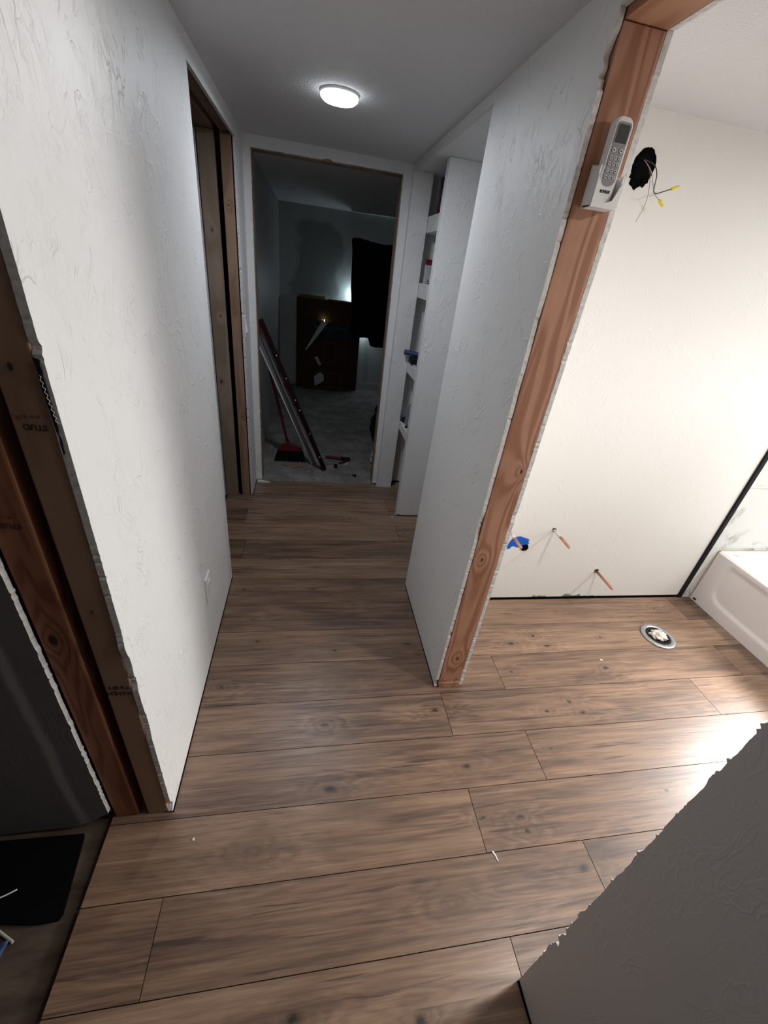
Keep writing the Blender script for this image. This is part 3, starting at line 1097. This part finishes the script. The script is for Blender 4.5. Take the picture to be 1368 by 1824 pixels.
bm = B()
RX0, RX1, RZ0, RZ1 = 0.6130, 0.6560, 1.7285, 1.878
prism(bm, rrect(RX0, RX1, RZ0, RZ1, 0.016, 0.013), 1, 1.0735, 1.094, 0, 0)
es = [e for e in bm.edges if abs(e.verts[0].co.y - e.verts[1].co.y) < 1e-6]
bmesh.ops.bevel(bm, geom=es, offset=0.003, segments=3, affect='EDGES')
obj('remote_body', bm, 'white_plastic', r)
bm = B()
prism(bm, rrect(RX0 + .006, RX1 - .005, 1.831, 1.869, 0.006, 0.002), 1, 1.0722, 1.0734, 0, 0)
bezel = obj('screen_bezel', bm, 'grey_plastic', r)
bm = B()
prism(bm, rrect(RX0 + .009, RX1 - .008, 1.835, 1.865, 0.004, 0.001), 1, 1.0714, 1.0721, 0, 0)
obj('screen', bm, 'lcd', bezel)
bm = B()
prism(bm, rrect(RX0 + .006, RX1 - .005, 1.762, 1.8305, 0.002, 0.014), 1, 1.0727, 1.0734, 0, 0)
pad = obj('button_pad', bm, 'grey_plastic', r)
bx = [(RX0 + .0125 + .0095 * i) for i in range(3)]
btn = [(bx[0] + .001, 1.823, .0046, .0038), (bx[2] - .001, 1.823, .0046, .0038)]
for j, z in enumerate((1.811, 1.8005, 1.789, 1.778)):
    btn += [(x, z, .0038, .0030) for x in bx]
for (x, z, a, b) in btn:
    bm = B()
    ring = [(x + a * math.cos(q), z + b * math.sin(q)) for q in [2 * math.pi * k / 16 for k in range(16)]]
    prism(bm, ring, 1, 1.0712, 1.0726, 0, 0)
    ring = [(x + a * .45 * math.cos(q), z + b * .35 * math.sin(q)) for q in [2 * math.pi * k / 12 for k in range(12)]]
    prism(bm, ring, 1, 1.0709, 1.07118, 1, 1)
    obj('button', bm, ['button', 'ink'], pad)
text('lettering', 'ROVSUN', 0.0075, 'ink', r, (0.6350, 1.0731, 1.7525), (1, 0, 0), (0, 0, 1), sx=0.82, bold=0.0002)

# ================================================================== ELECTRICAL HOLE
t = thing('electrical_box', 'black round electrical box in a ragged hole high on the bathroom wall', 'electrical box', (1.095, YB, 1.944))
HX, HZ = 1.092, 1.944
rn = random.Random(5)
bm = B()
pts = []
for k in range(44):
    a = 2 * math.pi * k / 44
    rr = 0.043 * (1 + rn.uniform(-.03, .03))
    if 3.6 < a < 5.6:
        rr *= rn.uniform(0.98, 1.22)
    pts.append((HX + rr * 0.98 * math.cos(a), HZ + rr * 1.22 * math.sin(a)))
prism(bm, pts, 1, YB - 0.0012, YB - 0.0002, 0, 0)
obj('cavity', bm, 'hole', t)
bm = B()
lathe(bm, [(0.030, YB - 0.003), (0.034, YB - 0.0015)], (HX - 0.004, 0, HZ), axis=1, seg=32)
bm2 = bm
obj('box_rim', bm, 'box_plastic', t)
bm = B()
bm.free()
for (dx, dz) in ((-0.024, -0.010), (0.018, -0.034), (-0.020, -0.044)):
    bm = B()
    lathe(bm, [(0.0055, YB - 0.0065), (0.0065, YB - 0.0042)], (HX + dx, 0, HZ + dz), axis=1, seg=16)
    obj('screw_boss', bm, 'box_plastic', t)


def pth(*p):
    return smooth_path([Vector(q) for q in p], 7)


W0 = (HX - 0.006, YB - 0.006, HZ + 0.018)
w1 = thing('electric_wire', 'black wire bent sideways out of the electrical box, ending in a yellow nut', 'wire', W0)
bm = B()
tube(bm, pth(W0, (1.108, 1.625, 1.948), (1.112, 1.60, 1.920), (1.110, 1.585, 1.878), (1.118, 1.58, 1.868), (1.140, 1.58, 1.875), (1.170, 1.58, 1.887)), 0.0016, 8)
obj('insulation', bm, 'wire_dark', w1, smooth=True)


def nut(parent, a, b):
    a, b = Vector(a), Vector(b)
    bm = B()
    q = [a.lerp(b, s) for s in (0, .1, .4, .8, 1.0)]
    tube(bm, q, [0.0040, 0.0052, 0.0048, 0.0040, 0.0034], 10)
    # side wings
    mid = a.lerp(b, 0.25)
    box(bm, mid.x - .0065, mid.x + .0065, mid.y - .0008, mid.y + .0008, mid.z - .0035, mid.z + .0035)
    obj('wire_nut', bm, 'yellow', parent)


nut(w1, (1.169, 1.58, 1.8865), (1.194, 1.58, 1.897))
w2 = thing('electric_wire', 'thin grey wire hanging from the electrical box to the lower yellow nut', 'wire', (W0[0] + .004, W0[1], W0[2]))
bm = B()
tube(bm, pth((W0[0] + .004, W0[1], W0[2] - .004), (1.106, 1.625, 1.930), (1.116, 1.61, 1.898), (1.128, 1.60, 1.872), (1.152, 1.595, 1.855)), 0.0011, 8)
obj('insulation', bm, 'wire_grey', w2, smooth=True)
nut(w2, (1.151, 1.595, 1.856), (1.170, 1.593, 1.841))
bm = B()
tube(bm, pth((W0[0] - .004, W0[1], W0[2]), (1.105, 1.63, 1.93), (1.105, 1.60, 1.87), (1.100, 1.59, 1.83), (1.085, 1.585, 1.785)), 0.0009, 8)
tag(obj('ground_wire', bm, 'wire_copper', smooth=True), 'bare copper wire hanging straight down from the electrical box', 'wire')

# ================================================================== PIPES
def stub(x, z, x1, z1, L, label, white, rag):
    t = thing('copper_pipe', label, 'pipe', (x, YB, z), None)
    bm = B()
    a, b = Vector((x, YB - 0.001, z)), Vector((x1, YB - L, z1))
    ps = [a, a.lerp(b, .9), a.lerp(b, .94), a.lerp(b, .98), b]
    tube(bm, ps, [.0075, .0075, .0072, .0060, .0035], 16)
    obj('pipe', bm, 'copper', t, smooth=True)
    if white:
        bm = B()
        tube(bm, [a, a.lerp(b, white)], .0079, 16)
        obj('painted_sleeve', bm, 'solder', t, smooth=True)
    if rag:
        bm = B()
        pts = []
        rn = random.Random(int(x * 100))
        for k in range(22):
            an = 2 * math.pi * k / 22
            rr = rag * rn.uniform(0.75, 1.25)
            pts.append((x + rr * math.cos(an), z + rr * math.sin(an) + rag * 0.1))
        prism(bm, pts, 1, YB - 0.0015, YB - 0.0003, 0, 0)
        obj('hole_edge', bm, 'hole', t)
        bm = B()
        tube(bm, [(x - .009, YB - .0016, z - .003), (x + .002, YB - .003, z - .011), (x + .010, YB - .0016, z - .004)], .0022, 6)
        obj('plaster_crumb', bm, 'solder', t)


stub(1.046, 0.453, 1.046, 0.447, 0.125, 'copper pipe stub sticking out over the blue tape beside the end stud', 0.35, 0)
stub(1.281, 0.478, 1.287, 0.470, 0.150, 'copper pipe stub with a white painted base, middle of the wall pipes', 0.42, 0.012)
stub(1.645, 0.203, 1.650, 0.196, 0.150, 'copper pipe stub lowest and nearest the tub on the bathroom wall', 0.0, 0.013)
bm = B()
rn = random.Random(3)
pts = [(1.050, .352), (1.066, .358), (1.070, .372), (1.084, .372), (1.100, .366), (1.118, .366), (1.146, .382), (1.158, .380), (1.164, .392), (1.156, .402), (1.160, .414), (1.148, .420), (1.128, .428), (1.100, .436), (1.078, .430), (1.064, .425), (1.052, .400), (1.046, .372)]
prism(bm, [(x + rn.uniform(-.0015, .0015), z + rn.uniform(-.0015, .0015)) for x, z in pts], 1, YB - 0.0022, YB - 0.0006, 0, 0)
tag(obj('blue_tape', bm, 'blue_tape'), 'torn patch of blue painters tape behind the left copper pipe', 'tape')
bm = B()
lathe(bm, [(0.021, YB - 0.0034), (0.021, YB - 0.0024)], (1.147, 0, 0.364), axis=1, seg=24)
bmh = obj('drain_hole', bm, 'hole')
tag(bmh, 'round black drain hole in the wall at the lower right of the blue tape', 'hole')

# ================================================================== CLOSET FLANGE
FX, FY = 1.905, 1.342
t = thing('toilet_flange', 'round metal toilet flange with a rag stuffed in, on the bathroom floor', 'flange', (FX, FY, 0))
bm = B()
lathe(bm, [(0.089, 0.0004), (0.0885, 0.006), (0.083, 0.0085), (0.066, 0.0085), (0.062, 0.004), (0.060, 0.0012)], (FX, FY, 0), seg=56)
obj('ring', bm, 'steel', t, smooth=True)
bm = B()
lathe(bm, [(0.0645, 0.0045), (0.060, 0.0088), (0.054, 0.0086), (0.050, 0.0018)], (FX, FY, 0), seg=48)
obj('black_collar', bm, 'black', t, smooth=True)
bm = B()
lathe(bm, [(0.055, 0.0014), (0.055, 0.0028)], (FX, FY, 0), seg=40)
obj('pipe_mouth', bm, 'hole', t)
for k in range(6):
    a = math.radians(20 + 60 * k)
    bm = B()
    lathe(bm, [(0.0042, 0.0084), (0.0042, 0.0100), (0.002, 0.0106)], (FX + .0745 * math.cos(a), FY + .0745 * math.sin(a), 0), seg=12)
    obj('screw', bm, 'chrome', t)
bm = B()
bmesh.ops.create_icosphere(bm, subdivisions=4, radius=1)
for v in bm.verts:
    n = noise.noise(v.co * 2.2) * 0.45 + noise.noise(v.co * 5.5) * 0.25
    v.co = Vector((FX + v.co.x * 0.040 * (1 + n), FY + v.co.y * 0.036 * (1 + n), 0.011 + v.co.z * 0.014 * (1 + n * 1.5)))
tag(obj('rag', bm, 'rag_white', smooth=True), 'crumpled off-white rag plugging the toilet flange', 'rag')

# ================================================================== BATHTUB
TX0, TX1, TY0, TY1, TZ = 2.383, 3.150, 0.10, 1.640, 0.362
t = thing('bathtub', 'white alcove bathtub with a recessed front panel, right edge', 'bathtub', (2.76, 0.88, 0))


def sd_rr(px, py, hx, hy, r):
    qx, qy = abs(px) - hx + r, abs(py) - hy + r
    return math.hypot(max(qx, 0), max(qy, 0)) + min(max(qx, qy), 0) - r


bm = B()
nx, ny = 60, 110
cxm, cym = (TX0 + TX1) / 2 + 0.01, (TY0 + TY1) / 2
grid = []
for i in range(nx + 1):
    row = []
    for j in range(ny + 1):
        x = TX0 + (TX1 - TX0) * i / nx
        y = TY0 + (TY1 - TY0) * j / ny
        d = sd_rr(x - cxm, y - cym, (TX1 - TX0) / 2 - 0.085, (TY1 - TY0) / 2 - 0.075, 0.20)
        s = min(max(-d / 0.16, 0), 1)
        z = TZ - 0.29 * (s * s * (3 - 2 * s)) ** 0.75 if s > 0 else TZ
        # slight roll of the outer rim
        e = min(x - TX0, 0.012) / 0.012
        z -= 0.012 * (1 - e) ** 2
        row.append(bm.verts.new((x, y, z)))
    grid.append(row)
for i in range(nx):
    for j in range(ny):
        bm.faces.new((grid[i][j], grid[i + 1][j], grid[i + 1][j + 1], grid[i][j + 1]))
# apron
nz = 46
ap = []
for j in range(ny * 2 + 1):
    row = []
    y = TY0 + (TY1 - TY0) * j / (ny * 2)
    for k in range(nz + 1):
        z = (TZ - 0.012) * k / nz
        d = sd_rr(y - cym, z - 0.235, (TY1 - TY0) / 2 - 0.085, 0.165, 0.085)
        ss = min(max((-d) / 0.022, 0), 1)
        off = 0.012 * (ss * ss * (3 - 2 * ss))
        if z > 0.30:
            off *= max(0, 1 - (z - 0.30) / 0.03)
        row.append(bm.verts.new((TX0 + off, y, z)))
    ap.append(row)
for j in range(ny * 2):
    for k in range(nz):
        bm.faces.new((ap[j][k], ap[j + 1][k], ap[j + 1][k + 1], ap[j][k + 1]))
bmesh.ops.recalc_face_normals(bm, faces=bm.faces)
obj('tub_shell', bm, 'enamel', t, smooth=True)
bm = B()
tube(bm, [(TX0 + 0.004, 1.642, 0.002), (TX0 + 0.0035, 1.6435, 0.20), (TX0 + 0.006, 1.644, TZ - 0.004)], [.005, .007, .006], 8)
tube(bm, [(TX0 + 0.006, 1.644, TZ - 0.002), (TX1, 1.644, TZ - 0.002)], 0.005, 8)
obj('caulk_line', bm, 'caulk', t)
bm = B()
for k in range(16):
    rr = random.Random(k)
    x, y = 2.452 + rr.uniform(-.022, .026), 1.592 + rr.uniform(-.012, .012)
    q = bmesh.ops.create_icosphere(bm, subdivisions=1, radius=rr.uniform(.0015, .003), matrix=Matrix.Translation((x, y, TZ + 0.0008)))
tag(obj('plaster_crumbs', bm, 'gypsum'), 'small cluster of plaster crumbs on the back corner of the tub rim', 'debris')
bpy.data.objects['plaster_crumbs']['kind'] = 'stuff'
bm = B()
box(bm, TX0 - 0.004, TX0 + 0.0008, 1.602, 1.622, 0.012, 0.022, 0.001)
obj('dark_chip', bm, 'edge_dark', t)

# ================================================================== FAR ROOM
# two leaning cardboard boxes
t = thing('cardboard_box', 'tall brown cardboard box standing against the far room back wall', 'box', (0.23, 6.04, 0))
bm = B()
box(bm, -0.18, 0.655, 5.99, 6.10, -0.005, 1.115, 0.004)
obj('carton', bm, 'card_dark', t)
bm = B()
prism(bm, [(-0.18, 1.1155), (0.18, 1.1155), (0.17, 1.150), (-0.15, 1.146)], 1, 6.085, 6.090, 0, 0)
prism(bm, [(0.20, 1.1155), (0.64, 1.1155), (0.62, 1.128), (0.21, 1.132)], 1, 5.996, 6.000, 0, 0)
obj('flap', bm, 'card', t)
t = thing('mirror_box', 'dark box printed Full Length Mirror leaning in front of the taller carton', 'box', (0.22, 5.9, 0))
FY0 = 5.905
bm = B()
box(bm, -0.085, 0.520, FY0, 5.985, -0.005, 0.865, 0.004)
obj('carton', bm, 'card_dark', t)
bm = B()
prism(bm, [(0.0, 0.865), (0.518, 0.865), (0.518, 0.69), (0.10, 0.70), (-0.06, 0.66), (-0.04, 0.75)], 1, FY0 - 0.0012, FY0 - 0.0003, 0, 0)
obj('printed_panel', bm, 'print_blue', t)
YP = FY0 - 0.002
text('lettering', 'Full Length Mirror', 0.058, 'print_grey', t, (0.262, YP, 0.80), (1, 0, 0), (0, 0, 1))
text('lettering', '---- ------', 0.036, 'print_grey', t, (0.262, YP, 0.752), (1, 0, 0), (0, 0, 1))
text('lettering', '--- -----', 0.032, 'print_grey', t, (0.24, YP, 0.715), (1, 0, 0), (0, 0, 1))
bm = B()


def frame(bm, x0, x1, z0, z1, wd=0.004):
    for a, b, c, d in ((x0, x1, z0, z0 + wd), (x0, x1, z1 - wd, z1), (x0, x0 + wd, z0, z1), (x1 - wd, x1, z0, z1)):
        box(bm, a, b, YP - .0003, YP + .0012, c, d)


frame(bm, 0.18, 0.34, 0.36, 0.62)
frame(bm, 0.095, 0.42, 0.03, 0.235)
obj('printed_outline', bm, 'print_line', t)
bm = B()
prism(bm, [(0.055, .425), (0.10, .438), (0.155, .335), (0.12, .322)], 1, YP - .002, YP - .0005, 0, 0)
obj('shipping_label', bm, 'label_paper', t)
bm = B()
prism(bm, [(0.06, .175), (0.10, .20), (0.14, .235), (0.19, .205), (0.195, .12), (0.145, .085), (0.10, .06), (0.075, .04)], 1, YP - .002, YP - .0005, 0, 0)
obj('shipping_label', bm, 'label_paper', t)
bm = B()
prism(bm, [(-0.070, .50), (-0.04, .515), (0.215, .858), (0.135, .862)], 1, YP - .0018, YP - .0005, 0, 0)  # streak of light across the carton, painted as a pale strip
obj('light_streak', bm, 'streak_paint', t)

# lamp on top of the tall carton, behind the cloth
t = thing('work_light', 'small lit work light on top of the tall carton, half behind black cloth', 'lamp', (0.575, 6.05, 1.116))
bm = B()
box(bm, 0.565, 0.630, 6.030, 6.075, 1.1175, 1.128, 0.003)
obj('stand', bm, 'black', t)
bm = B()
bmesh.ops.create_uvsphere(bm, u_segments=16, v_segments=10, radius=0.022, matrix=Matrix.Translation((0.575, 6.052, 1.152)))
obj('bulb_globe', bm, 'led', t, smooth=True)
for (nm, x, z, k) in (('glow', 0.545, 1.20, 0.8), ('glow', 0.68, 0.82, 0.7)):
    ld = bpy.data.lights.new('glow', 'POINT')
    ld.energy = LED_W * k
    ld.color = LED_C
    ld.shadow_soft_size = 0.03
    lo = bpy.data.objects.new('glow', ld)
    C.objects.link(lo)
    lo.parent = t
    lo.location = Vector((x, 6.04, z)) - Vector(t.location)
t = thing('torch_light', 'tiny lit torch peeking over the top edge of the mirror box', 'lamp', (0.14, 5.99, 0.87))
bm = B()
tube(bm, [(0.10, 5.960, 0.877), (0.17, 5.960, 0.877)], 0.010, 12)
obj('torch_body', bm, 'silver', t)
bm = B()
tube(bm, [(0.171, 5.960, 0.877), (0.178, 5.960, 0.877)], 0.010, 12)
obj('torch_lens', bm, 'torch', t)
ld = bpy.data.lights.new('glow', 'POINT')
ld.energy = TORCH_W
ld.color = (1.0, 0.85, 0.6)
ld.shadow_soft_size = 0.01
lo = bpy.data.objects.new('glow', ld)
C.objects.link(lo)
lo.parent = t
lo.location = Vector((0.16, 5.955, 0.900)) - Vector(t.location)

# black cloth
bm = B()
YC = 5.88
outline = [(0.468, 1.812), (0.474, 1.55), (0.480, 1.30), (0.500, 1.12), (0.520, 0.86), (0.538, 0.70), (0.560, 0.66), (0.585, 0.66), (0.607, 0.70), (0.625, 0.725), (0.700, 0.733), (0.745, 0.728),
           (0.765, 0.71), (0.785, 0.645), (0.805, 0.628), (0.960, 0.622), (0.985, 0.635), (0.99, 1.812), (0.86, 1.80), (0.70, 1.815), (0.58, 1.835), (0.50, 1.832)]
prism(bm, outline, 1, YC, YC + 0.012, 0, 0)
bmesh.ops.triangulate(bm, faces=bm.faces)
bmesh.ops.subdivide_edges(bm, edges=bm.edges, cuts=3, use_grid_fill=True)
for v in bm.verts:
    q = max(0.0, (1.83 - v.co.z))
    v.co.y += 0.02 * math.sin(v.co.x * 34 + v.co.z) * min(1, q * 3)
    if v.co.z > 1.70:
        v.co.y += (v.co.z - 1.70) * 1.35
tag(obj('hanging_cloth', bm, 'black_cloth'), 'large black cloth hanging on the far room wall, right of the boxes', 'cloth')

# broom
t = thing('push_broom', 'broom with a red handle and black bristles inside the far doorway', 'broom', (-0.13, 3.45, 0))
bm = B()
tube(bm, [(-0.165, 3.455, 0.135), (-0.20, 3.44, 0.30), (-0.375, 3.36, 1.12)], 0.011, 12)
obj('handle', bm, 'red', t, smooth=True)
bm = B()
prism(bm, [(-0.255, 0.095), (-0.245, 0.125), (-0.205, 0.150), (-0.125, 0.150), (-0.055, 0.125), (-0.045, 0.095)], 1, 3.435, 3.475, 0, 0)
tube(bm, [(-0.165, 3.455, 0.14), (-0.173, 3.452, 0.19)], 0.017, 12)
obj('broom_head', bm, 'red', t)
bm = B()
rn = random.Random(9)
for i in range(34):
    for j in range(4):
        x = -0.252 + 0.204 * i / 33
        y = 3.438 + 0.034 * j / 3
        xb = -0.15 + (x + 0.15) * 1.28 + rn.uniform(-.004, .004)
        tube(bm, [(x, y, 0.096), (xb, y + rn.uniform(-.012, .004), -0.004)], [0.0045, 0.003], 4)
o = obj('bristles', bm, 'black', t)

# long leaning level and straightedge
t = thing('spirit_level', 'long dark red level leaning from the far doorway floor to its left side', 'level', (0.142, 3.272, 0))
a, b = Vector((0.142, 3.280, 0.003)), Vector((-0.338, 3.185, 1.155))


def bar(bm, a, b, w_, d_, mi=0):
    dr = (b - a).normalized()
    side = dr.cross(Vector((0, 1, 0))).normalized()
    nrm = side.cross(dr).normalized()
    vs_ = []
    for p in (a, b):
        for s1, s2 in ((-1, -1), (1, -1), (1, 1), (-1, 1)):
            vs_.append(bm.verts.new(p + side * s1 * w_ / 2 + nrm * s2 * d_ / 2))
    for f in ((0, 1, 2, 3), (7, 6, 5, 4), (0, 4, 5, 1), (1, 5, 6, 2), (2, 6, 7, 3), (3, 7, 4, 0)):
        bm.faces.new([vs_[i] for i in f]).material_index = mi
    bmesh.ops.recalc_face_normals(bm, faces=bm.faces)


a.z += 0.012
bm = B()
bar(bm, a, b, 0.034, 0.024)
obj('rail', bm, 'dark_red', t)
bm = B()
bar(bm, a - (b - a).normalized() * 0.004, a + (b - a).normalized() * 0.03, 0.038, 0.028)
obj('end_cap', bm, 'black', t)
for s in (0.10, 0.28, 0.45, 0.52, 0.66, 0.80):
    bm = B()
    p = a.lerp(b, s)
    bmesh.ops.create_icosphere(bm, subdivisions=1, radius=0.006, matrix=Matrix.Translation(p + Vector((0.006, -0.0135, 0))))
    obj('paint_speck', bm, 'label_paper', t)
t = thing('straight_edge', 'pale metal straightedge leaning just left of the dark red level', 'straightedge', (0.04, 3.45, 0))
a, b = Vector((0.060, 3.40, 0.006)), Vector((-0.362, 3.235, 1.040))
bm = B()
bar(bm, a, b, 0.044, 0.006)
obj('blade', bm, 'silver', t)
dv = (b - a).normalized().cross(Vector((0, 1, 0))).normalized()
bm = B()
bar(bm, a - dv * 0.022, b - dv * 0.022, 0.008, 0.014)
bar(bm, a + dv * 0.022, b + dv * 0.022, 0.008, 0.014)
obj('edge_rib', bm, 'white_plastic', t)

# bits on the concrete
bm = B()
prism(bm, [(-0.225, 3.365), (-0.115, 3.295), (0.010, 3.375), (-0.10, 3.405)], 2, -0.0055, 0.003, 0, 0)
tag(obj('board_offcut', bm, 'tile_brown'), 'diamond-shaped thin brown offcut lying in front of the broom', 'offcut')
t = thing('utility_knife', 'red handled tool with a black end lying on the concrete floor', 'tool', (0.28, 3.52, 0))
bm = B()
tube(bm, smooth_path([(0.165, 3.550, 0.008), (0.23, 3.535, 0.012), (0.29, 3.520, 0.010)], 4), [.010, .013, .014, .014, .013, .013, .012, .011, .010], 10)
obj('handle', bm, 'red', t, smooth=True)
bm = B()
box(bm, 0.295, 0.385, 3.495, 3.535, 0.0, 0.022, 0.004, rot=Matrix.Rotation(math.radians(-8), 3, 'Z'))
obj('tool_head', bm, 'black', t)
t = thing('red_scraper', 'short red and white tool lying under the black end of the red tool', 'tool', (0.33, 3.45, 0))
bm = B()
tube(bm, [(0.28, 3.425, 0.004), (0.345, 3.475, 0.006)], [.008, .010], 8)
obj('handle', bm, 'red', t)
bm = B()
prism(bm, [(0.325, 3.415), (0.350, 3.450), (0.362, 3.470), (0.352, 3.425)], 2, -0.0055, 0.002, 0, 0)
obj('tip', bm, 'chip', t)
bm = B()
box(bm, 0.232, 0.262, 3.335, 3.395, -0.0055, 0.012, 0.003)
tag(obj('rubber_block', bm, 'black'), 'small black block on the concrete below the red tool', 'block')
bm = B()
tube(bm, smooth_path([(0.38, 3.200, 0.0), (0.395, 3.19, 0.008), (0.405, 3.175, 0.001), (0.41, 3.205, 0.003)], 4), 0.006, 7)
tag(obj('black_clip', bm, 'black'), 'tiny black clip near the right side of the doorway threshold', 'clip')
# clutter half hidden behind the right jamb
t = thing('black_boots', 'black lumpy bag peeking past the right jamb in the dark room', 'bag', (0.66, 4.1, 0))
bm = B()
bmesh.ops.create_icosphere(bm, subdivisions=3, radius=1)
for v in bm.verts:
    n = noise.noise(v.co * 2.0) * 0.4
    v.co = Vector((0.74 + v.co.x * 0.11 * (1 + n), 4.02 + v.co.y * 0.2, 0.17 + v.co.z * 0.175 * (1 + n * .5)))
obj('bag_body', bm, 'black', t, smooth=True)
bm = B()
tube(bm, smooth_path([(0.67, 4.0, 0.28), (0.655, 4.0, 0.36), (0.71, 4.02, 0.40), (0.76, 4.02, 0.33)], 6), 0.009, 8)
obj('strap', bm, 'black', t, smooth=True)
t.name = 'tool_bag'
bm = B()
bmesh.ops.create_icosphere(bm, subdivisions=4, radius=1)
for v in bm.verts:
    n = noise.noise(v.co * 2.5) * 0.4 + noise.noise(v.co * 7) * 0.25
    v.co = Vector((0.665 + v.co.x * 0.09 * (1 + n), 3.40 + v.co.y * 0.12 * (1 + n), 0.085 + v.co.z * 0.09 * (1 + n * .6)))
tag(obj('plastic_bag', bm, 'clear_bag', smooth=False), 'crumpled greyish plastic bag on the floor behind the right jamb', 'bag')

# ================================================================== LEFT ROOM BITS
bm = B()
prism(bm, [(-1.6, 0.699), (-0.632, 0.684), (-0.628, 0.672), (-0.606, 0.500), (-0.612, 0.488), (-0.66, 0.486), (-0.755, 0.498), (-1.6, 0.55)], 2, -0.0155, -0.0075, 0, 0)
tag(obj('rubber_mat', bm, 'mat_rubber'), 'black mat lying on the lower dark subfloor at the left', 'mat')
bm = B()
tube(bm, smooth_path([(-0.84, 0.535, -0.0055), (-0.775, 0.552, -0.0050), (-0.745, 0.565, -0.0055)], 6), 0.0018, 8)
tag(obj('white_wire', bm, 'white_plastic', smooth=True), 'short piece of white wire lying on the black mat', 'wire')
bm = B()
tube(bm, [(-0.76, 0.492, -0.0115), (-0.700, 0.458, -0.0115)], 0.0035, 8)
tag(obj('wood_stick', bm, 'stick'), 'short pale stick on the subfloor below the black mat', 'stick')
bm = B()
bmesh.ops.create_grid(bm, x_segments=30, y_segments=30, size=1)
for v in bm.verts:
    n = noise.noise(Vector((v.co.x * 2.2, v.co.y * 2.2, 3)))
    v.co = Vector((-0.80 + v.co.x * 0.09 * (1 + .2 * n), 0.40 + v.co.y * 0.06 * (1 + .3 * n), -0.0015 + 0.012 * (n + .3 * noise.noise(v.co * 6))))
sol = bmesh.ops.solidify(bm, geom=bm.faces[:], thickness=0.002)
tag(obj('blue_rag', bm, 'rag_blue', smooth=True), 'crumpled blue cloth at the lower left picture edge', 'rag')

# ================================================================== CHIPS ON THE LAMINATE
def chip(pts, lab, h=0.0018):
    bm = B()
    prism(bm, pts, 2, 0.0003, h, 0, 0)
    tag(obj('plaster_chip', bm, 'chip'), lab, 'chip')


chip([(0.606, 0.505), (0.612, 0.494), (0.616, 0.478), (0.6185, 0.477), (0.617, 0.494), (0.611, 0.507)], 'thin white sliver lying on the near planks left of the grey wall')
chip([(0.610, 2.528), (0.622, 2.524), (0.626, 2.534), (0.616, 2.540)], 'small white chip on the planks at the foot of the shelf post')
chip([(-0.316, 0.632), (-0.311, 0.628), (-0.307, 0.634), (-0.312, 0.638)], 'tiny white crumb on the planks near the left wall end')
chip([(1.46, 1.205), (1.472, 1.203), (1.474, 1.209), (1.463, 1.212)], 'tiny pale crumb on the bathroom planks left of the toilet flange')
# white scrap at the left foot of the far doorway
bm = B()
prism(bm, [(-0.385, 3.048), (-0.383, 3.012), (-0.34, 3.004), (-0.285, 3.006), (-0.30, 3.022), (-0.345, 3.046)], 2, 0.0003, 0.004, 0, 0)
tag(obj('drywall_scrap', bm, 'gypsum'), 'flat pale drywall scrap at the left foot of the far doorway', 'scrap')
